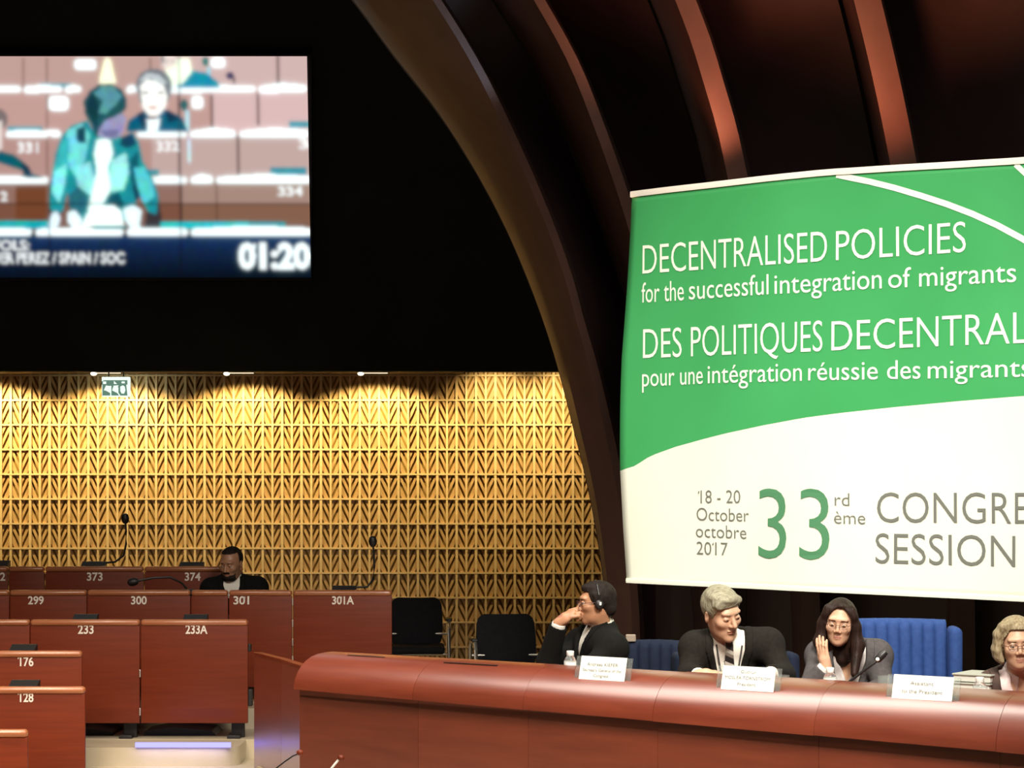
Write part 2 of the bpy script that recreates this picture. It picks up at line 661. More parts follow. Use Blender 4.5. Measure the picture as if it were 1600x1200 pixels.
# unseen spots added near the banner top to brighten the rib edges
def rib_fill(px0, py0, d0, px1, py1, d1, ang, e, c_):
    spot('rib_edge_fill', P(px0, py0, d0), P(px1, py1, d1), ang, e, c_, 0.8, 0.06)


rib_fill(1390, 330, 11.75, 1370, 60, 12.0, 100, 80, (1.0, 0.28, 0.13))
rib_fill(1150, 340, 12.35, 1100, 60, 12.3, 100, 62, (1.0, 0.28, 0.14))
rib_fill(985, 330, 12.6, 910, 60, 12.7, 90, 3, (1.0, 0.5, 0.4))
rib_fill(900, 300, 12.5, 735, 60, 12.75, 50, 14, (0.72, 0.78, 1.0))
for i, R_ in enumerate(RIBS):
    n = 44
    S = interp(R_['strip'], n)
    Lf = interp(R_['left'], n)
    ls, lw, la, la2, lb = [], [], [], [], []
    for (x, y), (xa, ya) in zip(S, Lf):
        d = dep(R_['base'], R_['lean'], y)
        t = min(max((1000 - y) / 1250.0, 0), 1)
        ls.append(P(x, y, d))
        lw.append(P(x + R_['w'] * (0.92 + 0.15 * t), y, d + 0.02))
        da = d + (0.06 + 0.75 * (x - xa) * d / F if i == 0 else R_['back'])
        la2.append(P(xa + 4 + 22 * t if i == 0 else xa + 3, ya, da))
        la.append(P(xa, ya, da + 0.25))
        lb.append(P(x + R_['w'] + 6, y, da + 0.25))
    b = MB()
    b.loft([ls, lw, lb, la, la2])
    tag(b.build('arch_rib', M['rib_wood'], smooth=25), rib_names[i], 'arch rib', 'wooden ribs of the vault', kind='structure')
    back_lines.append(([p + Vector((0, 0.12, 0)) for p in la], [p + Vector((0, 0.12, 0)) for p in lb]))
vault = MB()
for i in range(len(RIBS)):
    left_l = back_lines[i][1]
    if i + 1 < len(RIBS):
        right_l = back_lines[i + 1][0]
    else:
        right_l = [p + Vector((1.6, -1.1, 0)) for p in left_l]
    vault.loft([left_l, right_l], closed=False)
vault.loft([back_lines[0][0], back_lines[0][1]], closed=False)
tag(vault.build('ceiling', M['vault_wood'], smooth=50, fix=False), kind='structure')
# wall closing the podium behind the banner
bk = MB()
for k in range(9):
    a = Vector((0.9, 14.75, 0)) + Vector((0.773, -0.635, 0)) * (k * 0.72)
    e = Vector((0.773, -0.635, 0)) * 0.715
    bk.prism([a + Vector((0, 0, PZ)), a + e + Vector((0, 0, PZ)), a + e + Vector((0, 0, 4.2)), a + Vector((0, 0, 4.2))], (0.032, 0.039, 0))
tag(bk.build('wall_podium', M['panel_dark']), kind='structure')

# ================================================================== VIDEO SCREEN
SD = 18.86
X0 = -130
scr = empty('video_screen', P(150, 440, SD + 0.05))
tag(scr, 'large lit video screen on the black wall showing a speaker and 01:20', 'screen')
b = MB()
b.box(((P(X0 - 4, 0, SD).x + P(486, 0, SD).x) / 2, SD + 0.065, (P(0, 86, SD).z + P(0, 438, SD).z) / 2),
      (P(488, 0, SD).x - P(X0 - 4, 0, SD).x, 0.10, P(0, 85, SD).z - P(0, 439, SD).z))
b.build('screen_case', M['black_plastic'], scr)
polys = []                       # (layer, colour, polygon in picture coordinates)


def sp(px, py, lay):
    # the panel leans a few pixels to the right lower down
    return P(px + (py - 88) * 0.018 * max(px, 0) / 480.0, py, SD - 0.0012 * lay)


def q(c, poly, lay, k=1.0):
    polys.append((lay, np.array(lin(c)) * k, poly))


def rc(c, x0, y0, x1, y1, lay, k=1.0, r=0):
    if r:
        poly = []
        for (cx, cy, a0) in ((x1 - r, y0 + r, -90), (x1 - r, y1 - r, 0), (x0 + r, y1 - r, 90), (x0 + r, y0 + r, 180)):
            for i in range(5):
                a = math.radians(a0 + i * 22.5)
                poly.append((cx + r * math.cos(a), cy + r * math.sin(a)))
        q(c, poly, lay, k)
    else:
        q(c, [(x0, y0), (x1, y0), (x1, y1), (x0, y1)], lay, k)


def el(c, cx, cy, rx, ry, lay, k=1.0, rot=0):
    n = 22
    ca, sa = math.cos(math.radians(rot)), math.sin(math.radians(rot))
    q(c, [(cx + rx * math.cos(2 * math.pi * i / n) * ca - ry * math.sin(2 * math.pi * i / n) * sa,
           cy + rx * math.cos(2 * math.pi * i / n) * sa + ry * math.sin(2 * math.pi * i / n) * ca) for i in range(n)], lay, k)


WH = (250, 255, 255)
X0 = -130
# desk rows seen in the picture
rc((198, 162, 154), X0, 88, 480, 140, 0)
rc((214, 184, 180), 250, 88, 480, 140, 1)
rc((200, 160, 152), X0, 140, 480, 208, 0)
rc((222, 190, 188), 330, 146, 480, 206, 1)
rc((188, 148, 140), X0, 208, 480, 280, 0)
rc((200, 172, 166), 235, 212, 480, 278, 1)
rc((150, 112, 100), X0, 280, 480, 318, 0)
rc((170, 140, 126), 280, 284, 480, 318, 1)
rc((128, 84, 66), X0, 318, 480, 362, 0)
rc((136, 98, 78), 280, 319, 480, 348, 1)
rc((120, 70, 44), 24, 290, 72, 345, 1)
for (x, y0, y1) in ((36, 90, 136), (73, 90, 136), (235, 90, 134), (434, 88, 132), (73, 148, 204), (278, 148, 190), (330, 148, 200), (402, 146, 196),
                    (73, 216, 276), (278, 214, 276), (370, 212, 272), (280, 284, 348), (335, 284, 344), (78, 290, 346)):
    rc((70, 44, 42), x - 1, y0, x + 1.2, y1, 2)
# white desk tops
for segs, y in ((((X0, 34), (36, 98), (100, 128), (196, 216), (258, 400), (402, 480)), 139),
                (((X0, 4), (8, 76), (78, 96), (212, 292), (294, 368), (371, 481)), 209),
                (((X0, 76), (232, 292), (294, 332), (334, 482)), 281),
                (((X0, 50), (54, 192), (195, 292), (294, 482)), 362)):
    for (a, e) in segs:
        bow = -3 if a > 290 else 0
        q(WH, [(a + 3, y - 5), ((a + e) / 2, y - 7 + bow), (e - 3, y - 5 + bow / 2), (e, y + 1), (e - 3, y + 6), (a + 3, y + 7), (a, y + 2)], 4)
# teal note pads and consoles
for (x0, y0, x1, y1, c) in ((63, 131, 110, 137, (90, 160, 178)), (12, 198, 66, 205, (80, 150, 166)), (276, 128, 340, 136, (40, 170, 190)),
                            (232, 194, 292, 205, (30, 140, 165)), (450, 190, 480, 199, (70, 158, 176)), (420, 262, 476, 273, (50, 146, 166)),
                            (226, 264, 246, 274, (70, 150, 166)), (X0, 344, 78, 358, (0, 176, 182)), (246, 346, 400, 357, (10, 196, 200)),
                            (385, 347, 442, 355, (30, 150, 162))):
    rc(c, x0, y0, x1, y1, 3)
# seat number signs bleached by the camera
for (x0, y0, x1, y1) in ((116, 92, 151, 110), (75, 150, 107, 173), (298, 149, 317, 171), (329, 89, 352, 107)):
    rc(WH, x0, y0, x1, y1, 5, r=6)


def stext(s, x0, x1, yb, cap, lay, off=0.02, c=WH):
    vs_, fs_ = text_geo(s, off)
    a0, a1 = min(v[0] for v in vs_), max(v[0] for v in vs_)
    kx, ky = (x1 - x0) / (a1 - a0), cap / cap_height()
    for f_ in fs_:
        q(c, [(x0 + (vs_[i][0] - a0) * kx, yb - vs_[i][1] * ky) for i in f_], lay)


stext('331', 27, 60, 238, 15, 6, 0.035)
stext('332', 243, 278, 236, 15, 6, 0.035)
stext('3', 464, 480, 232, 14, 6, 0.035)
stext('2', 0, 12, 314, 14, 6, 0.035)
stext('334', 431, 469, 306, 14, 6, 0.035)
# microphones
el((40, 110, 110), 287, 164, 6, 9, 6)
rc((190, 235, 245), 289, 172, 295, 205, 5)
el((40, 120, 120), 321, 96, 5, 8, 6)
rc((150, 225, 240), 323, 104, 328, 134, 5)
el((70, 66, 100), 359, 118, 6, 6, 6)
rc((60, 50, 70), 364, 120, 367, 131, 5)
el((220, 245, 255), 294, 235, 2.5, 22, 5)
# person behind, upper right
q((20, 150, 178), [(276, 136), (286, 118), (300, 110), (322, 114), (340, 128), (342, 136)], 5)
q((250, 255, 240), [(262, 134), (262, 118), (250, 90), (296, 90), (300, 112), (284, 132)], 6)
el((235, 225, 220), 265, 96, 11, 12, 7)
el((150, 140, 140), 254, 92, 3, 7, 8)
q((170, 160, 160), [(257, 95), (263, 94), (263, 97), (258, 98)], 9)
q((170, 160, 160), [(267, 94), (273, 95), (272, 98), (267, 97)], 9)
# white flask between the seats
q((255, 255, 232), [(154, 130), (158, 112), (163, 92), (168, 89), (173, 92), (177, 112), (182, 130)], 6)
# person behind the speaker
q((10, 100, 130), [(196, 205), (200, 188), (222, 174), (262, 172), (284, 184), (292, 205)], 5)
q((20, 60, 86), [(214, 178), (226, 172), (228, 200), (222, 204)], 6)
q((20, 60, 86), [(256, 174), (264, 172), (280, 186), (262, 192)], 6)
el((120, 126, 134), 240, 134, 28, 27, 6)
q((120, 126, 134), [(213, 132), (218, 160), (226, 166), (256, 166), (266, 150), (267, 132)], 6)
q((250, 248, 244), [(218, 134), (228, 124), (244, 126), (256, 134), (261, 150), (258, 168), (246, 182), (232, 182), (222, 168)], 7)
q((200, 208, 212), [(216, 128), (228, 114), (248, 116), (262, 130), (250, 132), (236, 122)], 8)
q((90, 80, 84), [(221, 145), (229, 143), (232, 146), (224, 147)], 9)
q((90, 80, 84), [(243, 146), (251, 143), (256, 146), (248, 147)], 9)
q((200, 150, 140), [(230, 166), (247, 166), (241, 170), (234, 170)], 9)
q((120, 80, 80), [(228, 182), (246, 182), (240, 187), (233, 187)], 8)
q((250, 255, 255), [(228, 186), (250, 184), (246, 204), (230, 206)], 7)
q((250, 255, 255), [(66 + 6, 203), (92, 203), (92, 212), (72, 212)], 4)
# person cut by the picture edge, left
el((130, 116, 116), -2, 186, 14, 16, 6)
q((230, 220, 214), [(-6, 190), (4, 188), (4, 232), (-6, 236)], 7)
q((10, 96, 112), [(X0 + 200, 278), (-14, 250), (0, 236), (22, 242), (40, 256), (48, 270), (46, 278)], 6)
q((12, 60, 80), [(34, 252), (44, 260), (49, 270), (47, 278), (36, 276)], 7)
# the speaker leaning on the desk: jacket, shirt, hair, face, hands
q((30, 150, 158), [(76, 322), (80, 280), (86, 240), (96, 212), (112, 196), (136, 188), (150, 214), (190, 214), (206, 206), (216, 222), (222, 252), (236, 276), (246, 306),
                   (242, 336), (228, 330), (214, 300), (206, 340), (190, 346), (150, 330), (140, 350), (112, 340), (104, 300), (98, 330), (84, 338)], 10)
q((120, 224, 228), [(104, 204), (128, 192), (140, 210), (132, 250), (120, 280), (108, 262), (102, 230)], 11)
q((60, 190, 196), [(84, 262), (96, 220), (108, 214), (106, 262), (98, 298), (82, 306)], 11)
q((140, 235, 236), [(80, 300), (84, 268), (104, 256), (100, 292), (92, 318)], 12)
q((24, 74, 92), [(118, 202), (132, 196), (134, 224), (120, 222)], 12)
q((22, 70, 96), [(190, 214), (206, 208), (212, 226), (196, 232), (186, 226)], 12)
q((40, 110, 124), [(106, 306), (126, 286), (140, 292), (132, 332), (118, 338), (106, 322)], 12)
q((150, 232, 232), [(118, 262), (140, 252), (148, 284), (140, 306), (120, 290)], 12)
q((170, 240, 232), [(174, 250), (196, 238), (200, 270), (192, 296), (174, 300), (168, 280)], 12)
q((16, 84, 100), [(166, 306), (184, 300), (192, 320), (186, 326), (166, 316)], 12)
q((20, 96, 110), [(202, 250), (214, 236), (216, 276), (208, 300), (202, 280)], 12)
q((90, 214, 220), [(208, 262), (224, 260), (236, 286), (240, 306), (224, 320), (214, 300)], 12)
q((20, 70, 90), [(205, 292), (212, 286), (218, 308), (210, 314)], 13)
q((60, 52, 56), [(226, 336), (238, 300), (246, 312), (250, 340), (248, 356), (224, 356)], 9)
q((245, 255, 250), [(150, 220), (156, 216), (172, 218), (176, 240), (168, 262), (172, 296), (160, 318), (162, 330), (136, 330), (142, 300), (150, 268), (146, 240)], 13)
q((160, 156, 196), [(148, 200), (160, 186), (186, 168), (196, 184), (192, 206), (182, 216), (162, 216), (150, 212)], 13)
q((120, 116, 160), [(156, 204), (186, 202), (182, 215), (164, 216)], 14)
q((34, 88, 98), [(148, 214), (142, 196), (132, 178), (130, 158), (140, 142), (154, 132), (172, 131), (190, 140), (198, 156), (196, 172), (180, 182), (164, 188), (154, 202), (152, 214)], 15)
q((90, 158, 166), [(146, 146), (160, 134), (178, 136), (190, 150), (180, 164), (164, 178), (154, 176), (160, 158)], 16)
q((20, 62, 74), [(138, 150), (148, 146), (154, 166), (150, 200), (142, 186), (134, 170)], 16)
q((250, 255, 252), [(134, 334), (150, 322), (176, 320), (188, 330), (192, 352), (126, 354)], 15)
q((235, 245, 250), [(74, 350), (80, 334), (88, 330), (94, 340), (90, 354), (76, 358)], 15)
q((238, 248, 250), [(104, 332), (116, 328), (128, 344), (124, 356), (112, 356), (104, 346)], 16)
q((238, 248, 250), [(190, 326), (206, 320), (220, 328), (216, 352), (222, 362), (206, 362), (194, 346)], 16)
rc((20, 130, 130), 144, 352, 196, 357, 17)
# caption bar
for i in range(9):
    t = i / 8.0
    c = (int(24 - 16 * t), int(52 - 34 * t), int(96 - 64 * t))
    rc(c, X0, 368 + i * 7.4, 482, 368 + (i + 1) * 7.4, 0)
stext('01:20', 368, 480, 418, 36, 18, 0.055)
stext('FOLS:', -10, 46, 391, 15, 18, 0.03)
stext('UER PEREZ / SPAIN / SOC', -12, 192, 411, 16, 18, 0.03)
# seams of the video wall
for x in (77, 280):
    rc((30, 26, 40), x - 0.7, 290, x + 0.7, 435, 19, 0.5)
for x in (280,):
    rc((70, 60, 70), x - 0.5, 88, x + 0.5, 290, 19, 0.5)
rc((40, 30, 34), X0, 318, 480, 319.3, 19, 0.5)
rc((90, 66, 66), X0, 203.4, 76, 204.2, 19, 0.5)
# the picture is shown by a fine raster of glowing pixels, slightly soft as on a large video wall
STEP = 1.6
gx = np.arange(X0, 480.01, STEP)
gy = np.arange(88, 435.01, STEP)
img = np.zeros((len(gx), len(gy), 3))
for lay, c_, poly in sorted(polys, key=lambda t: t[0]):
    pa = np.array(poly, float)
    i0, i1 = np.searchsorted(gx, pa[:, 0].min()), np.searchsorted(gx, pa[:, 0].max())
    j0, j1 = np.searchsorted(gy, pa[:, 1].min()), np.searchsorted(gy, pa[:, 1].max())
    if i1 <= i0 or j1 <= j0:
        continue
    XX, YY = gx[i0:i1, None], gy[None, j0:j1]
    ins = np.zeros((i1 - i0, j1 - j0), bool)
    for k in range(len(pa)):
        (xa, ya), (xb, yb) = pa[k], pa[(k + 1) % len(pa)]
        if ya == yb:
            continue
        ins ^= ((ya > YY) != (yb > YY)) & (XX < (xb - xa) * (YY - ya) / (yb - ya) + xa)
    img[i0:i1, j0:j1][ins] = c_


def blur(im, s):
    n = int(math.ceil(3 * s))
    kk = np.exp(-0.5 * (np.arange(-n, n + 1) / s) ** 2)
    kk /= kk.sum()
    for ax in (0, 1):
        pad = [(0, 0)] * 3
        pad[ax] = (n, n)
        p_ = np.pad(im, pad, mode='edge')
        im = sum(kk[i] * (p_[i:i + im.shape[0]] if ax == 0 else p_[:, i:i + im.shape[1]]) for i in range(2 * n + 1))
    return im


rs = np.random.RandomState(3)
img = img * (1 + 0.10 * blur(rs.randn(len(gx), len(gy), 3), 1.6) * 4.0 * np.array([0.6, 1.0, 1.0]) * (img[:, :, :1] < 0.75 * img[:, :, 2:]))
img = np.maximum(blur(img, 1.6), 0)
glow = np.maximum(img - 0.72, 0)  # bloom around the whites, baked into the picture colours
img = img * 0.98 + blur(glow, 4.0) * np.array([0.8, 1.25, 1.35]) + 0.6 * blur(glow, 1.8)
me = bpy.data.meshes.new('screen_picture')
nx, ny = len(gx), len(gy)
inv_ = mat_of(scr).inverted()
me.from_pydata([tuple(inv_ @ sp(x, y, 0)) for x in gx for y in gy], [],
               [(i * ny + j, i * ny + j + 1, (i + 1) * ny + j + 1, (i + 1) * ny + j) for i in range(nx - 1) for j in range(ny - 1)])
at = me.color_attributes.new('picture', 'FLOAT_COLOR', 'POINT')
at.data.foreach_set('color', np.concatenate([img.reshape(-1, 3), np.ones((nx * ny, 1))], 1).astype(np.float32).ravel())
pm = emis('screen_picture', (1, 1, 1), 1.0)
an = pm.node_tree.nodes.new('ShaderNodeAttribute')
an.attribute_name = 'picture'
pm.node_tree.links.new(an.outputs['Color'], [n_ for n_ in pm.node_tree.nodes if n_.type == 'EMISSION'][0].inputs[0])
me.materials.append(pm)
o = bpy.data.objects.new('screen_picture', me)
C.objects.link(o)
o.parent = scr
o['label'] = 'glowing picture of a person leaning over a desk'

# ================================================================== DELEGATES' DESKS
def desk(row, xl, xr, num=None, numx=None, label=None, legs=(-1, 1), gapl=1.6):
    d, py = ROW[row]
    pl, pr = P(xl + gapl / 2, py, d), P(xr - gapl / 2, py, d)
    wdt, cx, zt = pr.x - pl.x, (pl.x + pr.x) / 2, pl.z
    zf = FZ[row]
    infill = num is None and (xr - xl) < 75
    r = empty('infill_desk' if infill else 'delegate_desk', (cx, d, zf))
    tag(r, label, 'desk', 'numbered wooden desks in rows')
    b = MB()
    b.box((cx, d + 0.013, (zt - 0.040 + zf + 0.105) / 2), (wdt, 0.026, zt - 0.040 - zf - 0.105), bev=0.003)
    b.build('front_panel', M['desk_wood'], r, smooth=35)
    b = MB()
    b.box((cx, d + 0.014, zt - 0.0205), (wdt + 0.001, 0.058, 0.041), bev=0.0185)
    b.build('top_rail', M['rail_wood_toplit'], r, smooth=50)
    b = MB()
    b.box((cx - 0.05, d + 0.22, zt - 0.07), (wdt - 0.11, 0.36, 0.025), bev=0.003)
    b.build('desktop', M['desk_wood'], r, smooth=35)
    for s in (legs if not infill else (0,)):
        b = MB()
        lx = cx + s * (wdt / 2 - 0.075)
        b.box((lx, d + 0.11, (zf + zt - 0.08) / 2), (0.085, 0.05, zt - 0.08 - zf), bev=0.004)
        b.box((lx - 0.02, d + 0.16, zf + 0.012), (0.085, 0.30, 0.024), bev=0.004)
        b.build('leg', M['dark_metal'], r, smooth=35)
    if num:
        b = MB()
        nw = 8.2 * len(num) + (1.5 if num.endswith('A') else 0)
        nz = (py + 19.5)
        put_text(b, num, lambda a, e: P(a, e, d - 0.002), numx - nw / 2, numx + nw / 2, py + (22 if d > 14 else 23.5), -(12.0 if d > 15.5 else 13.5), 0.022)
        b.build('seat_number', M['number_white'], r, fix=False)
    return r


desk(374, -60, 13, '372', -4, 'back row desk numbered 372, cut by the left edge of the photo')
desk(374, 13, 70, None, None, 'narrow blank desk unit in the back row between 372 and 373')
desk(374, 70, 225, '373', 148, 'dark red wooden desk numbered 373 in the back row')
desk(374, 225, 380, '374', 301, 'dark red wooden desk numbered 374 beside the seated bearded person')
desk(301, -125, 15, None, None, 'desk left of number 299, cut by the left edge of the photo')
desk(301, 15, 136, '299', 56, 'reddish wooden desk numbered 299')
desk(301, 136, 298, '300', 217, 'reddish wooden desk numbered 300')
desk(301, 298, 357, None, None, 'narrow blank desk unit between 300 and 301')
desk(301, 357, 457, '301', 377, 'tall reddish wooden desk end panel numbered 301')
r = desk(301, 457.2, 613, '301A', 536, 'dark shaded desk numbered 301A next to the black chair')
for zz in (0.70, 0.55, 0.42, 0.30):
    b = MB()
    p = P(457.4, 0, 15.99)
    b.box((p.x, 15.985, FZ[301] + zz), (0.009, 0.012, 0.05), bev=0.003)
    b.build('hinge', M['chrome'], r)
desk(233, -120, 47, None, None, 'desk left of number 233, cut by the left edge of the photo')
r = desk(233, 47, 219, '233', 134, 'reddish wooden desk numbered 233', legs=(1,))
b = MB()
b.prism([P(60, 1156, 15.2), P(66, 1142, 15.2), P(135, 1138, 15.2), P(176, 1144, 15.2), P(178, 1156, 15.2)], (0, 0.35, 0))
b.build('dark_foot_shape', M['dark_metal'], r)  # low dark block filling the area under the desk
r = desk(233, 219.5, 388, '233A', 307, 'reddish wooden desk numbered 233A above the blue light strip', legs=(1,))
for yy in (1052, 1112):
    b = MB()
    p = P(219, yy, 14.99)
    b.box((p.x, 14.985, p.z), (0.010, 0.012, 0.05), bev=0.003)
    b.build('hinge', M['chrome'], r)
b = MB()
p = P(390, 1012, 15.02)
b.box((p.x, 15.03, p.z), (0.02, 0.05, 0.05), bev=0.006)
b.build('hinge_bracket', M['dark_metal'], r)
b = MB()
p = P(391, 1090, 15.04)
b.box((p.x, 15.05, p.z), (0.03, 0.06, 0.11), bev=0.006)
b.build('hinge_bracket', M['dark_metal'], r)
b = MB()
b.prism([P(222, 1156, 15.2), P(226, 1143, 15.2), P(268, 1136, 15.2), P(330, 1142, 15.2), P(345, 1156, 15.2)], (0, 0.35, 0))
b.build('dark_foot_shape', M['dark_metal'], r)
desk(176, -115, 128.5, '176', 40, 'orange brown wooden desk numbered 176')
b = MB()
desk(128, -115, 133.5, '128', 40, 'orange brown wooden desk numbered 128')
desk(100, -130, 43.5, None, None, 'wooden desk corner at the bottom left of the photo, lowest row')

# consoles standing on the desks behind the panels, each with its gooseneck where one shows
def console(row, px0, px1, top, label, mic=None, nm='microphone_console'):
    d, py = ROW[row]
    dd = d + 0.13
    z0 = zrow(py, d) - 0.0575
    a, e = P(px0, top, dd), P(px1, top, dd)
    r = empty(nm, ((a.x + e.x) / 2, dd, z0))
    tag(r, label, 'microphone console', 'black consoles on the desks')
    b = MB()
    zt = a.z
    b.prism([(a.x, dd - 0.045, z0), (a.x, dd + 0.06, z0), (a.x, dd + 0.06, zt), (a.x, dd + 0.03, zt), (a.x, dd - 0.045, zt - 0.03)], (e.x - a.x, 0, 0))
    b.build('console_body', M['black_plastic'], r)
    if mic:
        pts = [P(x, y, dd + 0.02 + dz) for x, y, dz in mic]
        b = MB()
        b.tube(pts, 0.0075, 8)
        gn = b.build('gooseneck', M['black_plastic'], r, smooth=True)
        b = MB()
        h = pts[-1]
        dirv = (pts[-1] - pts[-2]).normalized()
        b.tube([h - dirv * 0.01, h + dirv * 0.006, h + dirv * 0.03, h + dirv * 0.055, h + dirv * 0.065], [0.014, 0.026, 0.030, 0.024, 0.010], 12)
        b.build('microphone_head', M['black_plastic'], gn, smooth=True)
    return r


console(374, 128, 165, 877.5, 'black console with upright gooseneck behind desk 373', mic=[(160, 880, 0), (180, 878, 0), (193, 868, 0), (197, 850, 0), (197, 830, 0), (196, 816, 0)])
console(374, 281, 318, 878.5, 'black console on desk 374 left of the bearded person')
console(374, -6, 14, 876, 'black console on desk 372 at the left edge of the photo')
console(301, 283, 301, 921, 'small black console behind desk 300, low', mic=[(292, 920, 0.02), (284, 911, 0.0), (266, 902, -0.03), (240, 903, -0.04), (224, 906, -0.05), (214, 908, -0.05)])
console(301, 519, 556, 915.5, 'black console on dark desk 301A with tall gooseneck', mic=[(550, 918, 0), (574, 917, 0), (583, 905, 0), (585, 885, 0), (584, 865, 0), (583, 852, 0)])
console(233, 115, 152, 960, 'black console behind desk 233')
console(233, 287, 324, 960.5, 'black console behind desk 233A')
console(176, 17, 56, 1007.5, 'black console behind desk 176')
console(128, 16, 60, 1063.5, 'black console behind desk 128')

# ================================================================== ROSTRUM (curved-edge wooden counter)
CU = Vector((0.8192, -0.5736, 0))          # along the counter, to the right and towards the camera
CN = Vector((-0.5736, -0.8192, 0))         # out of its front
CO = Vector((-0.905, 11.66, 0))            # back edge at its left end
CTOP = H - 0.900
CYAW = math.atan2(CU.y, CU.x)


def cpt(px, s):
    """point of the line parallel to the counter, s in front of its back edge, met at image column px"""
    o = CO + CN * s
    rr = (px - 800.0) / F
    t = (rr * o.y - o.x) / (CU.x - rr * CU.y)
    return o + CU * t


def cw(t, s, z):
    return CO + CU * t + CN * s + Vector((0, 0, z))


prof = [(0.0, -0.05), (0.0, -0.006), (0.006, 0.0), (0.06, 0.0), (0.12, -0.004), (0.17, -0.014), (0.215, -0.032), (0.25, -0.056), (0.278, -0.085), (0.297, -0.115),
        (0.306, -0.145), (0.307, -0.168), (0.262, -0.168), (0.262, -0.21), (0.20, -0.21), (0.20, -0.06)]


def zk(t):
    # the bullnose grows a little deeper towards the right-hand end
    return 1.0 + 0.085 * t


ros = empty('rostrum_counter', (CO.x, CO.y, 0))
tag(ros, 'long curved-edge red wooden rostrum counter in front of the seated officials', 'counter')
joints = [0.0, 0.74, 1.38, 2.08, 2.88, 3.70, 4.55, 5.4, 6.2]
for i in range(len(joints) - 1):
    t0, t1 = joints[i] + 0.0008, joints[i + 1] - 0.0008
    b = MB()
    tilt = (0.0, 0.010, -0.016, 0.014, -0.012, 0.014, -0.008, 0.010)[i]
    lines = [[cw(t0, s, CTOP + z * zk(t0) + tilt * (0.15 - s) * 0.4), cw(t1, s, CTOP + z * zk(t1) + tilt * (0.15 - s) * 0.4)] for s, z in prof]
    b.loft(lines)
    b.build('counter_top', M['counter_wood'], ros, smooth=35)
    b = MB()
    b.prism([cw(t0, 0.262, 0.002), cw(t1, 0.262, 0.002), cw(t1, 0.262, CTOP - 0.2), cw(t0, 0.262, CTOP - 0.2)], CN * -0.03)
    b.build('front_panel', M['counter_wood'], ros)
# slots let into the top
b = MB()
for (px0, px1, s) in ((545, 602, 0.11), (695, 778, 0.14)):
    b = MB()
    a, e = cpt(px0, s), cpt(px1, s)
    zz = CTOP - (0.003 if s < 0.12 else 0.0075)
    b.prism([a + Vector((0, 0, zz)), e + Vector((0, 0, zz)), e + CN * 0.012 + Vector((0, 0, zz - 0.001)), a + CN * 0.012 + Vector((0, 0, zz - 0.001))], (0, 0, 0.002))
    b.build('inlaid_slot', M['dark_metal'], ros)
b = MB()
b.prism([cw(0.02, -0.005, CTOP - 0.07), cw(6.2, -0.005, CTOP - 0.07), cw(6.2, -0.33, CTOP - 0.07), cw(0.02, -0.33, CTOP - 0.07)], (0, 0, -0.03))
b.build('desk_surface', M['desk_wood'], ros)
for t in (0.1, 2.0, 4.0, 6.0):
    b = MB()
    b.prism([cw(t, 0.2, PZ + 0.001), cw(t, -0.25, PZ + 0.001), cw(t, -0.25, CTOP - 0.101), cw(t, 0.2, CTOP - 0.211)], CU * 0.03)
    b.build('support', M['desk_wood'], ros)

# low wing closing the left end of the rostrum
wing = empty('rostrum_wing', (P(397, 0, 13.9).x, 13.9, 0))
tag(wing, 'low red wooden partition at the left end of the rostrum, tinged blue at its foot', 'partition')
A = P(397, 0, 13.9)
Bm = P(440, 0, 13.05)
Cc = cw(0.02, 0.19, 0)
za, zb2, zc2 = P(0, 1023, 13.9).z, P(0, 1034, 13.05).z, P(0, 1050, Cc.y).z
for (p0, p1, z0, z1) in ((A, Bm, za, zb2), (Bm, Cc, zb2, zc2)):
    b = MB()
    p0, p1 = Vector((p0.x, p0.y, 0)), Vector((p1.x, p1.y, 0))
    nrm = Vector((-(p1 - p0).y, (p1 - p0).x, 0)).normalized()
    dd = (p1 - p0).normalized() * 0.0015
    foot = TREAD + 0.001
    b.prism([p0 + dd + Vector((0, 0, foot)), p1 - dd + Vector((0, 0, foot)), p1 - dd + Vector((0, 0, z1)), p0 + dd + Vector((0, 0, z0))], nrm * 0.04)
    b.build('wing_panel', M['counter_wood'], wing)
    b = MB()
    b.prism([p0 + Vector((0, 0, z0 + 0.001)) - nrm * 0.004, p1 + Vector((0, 0, z1 + 0.001)) - nrm * 0.004, p1 + nrm * 0.044 + Vector((0, 0, z1 + 0.001)), p0 + nrm * 0.044 + Vector((0, 0, z0 + 0.001))], (0, 0, 0.014))
    b.build('wing_rail', M['desk_wood'], wing)
b = MB()
p = P(471 - 72, 1178, 13.85)

# ================================================================== BANNER
BD = Vector((0.773, -0.635, 0)).normalized()
BN = Vector((-BD.y, BD.x, 0)) * -1          # towards the camera
B0 = P(978, 0, 12.6)
B0 = Vector((B0.x, B0.y, 0))
if BN.y > 0:
    BN = -BN


def wave(uu, z):
    e = math.exp(-uu / 0.10) * 0.012
    return 0.006 * math.sin(uu * 5.0 + z * 1.1) + 0.0045 * math.sin(uu * 9.3 - z * 2.3 + 1.0) + e * math.sin(z * 3.2)


def bpos(uu, z, off=0.0):
    return B0 + BD * uu + Vector((0, 0, z)) + BN * (wave(uu, z) + off)


def b_uz(px, py):
    rr = (px - 800.0) / F
    t = (rr * B0.y - B0.x) / (BD.x - rr * BD.y)
    d = B0.y + BD.y * t
    return t, H - (py - HZ) / F * d


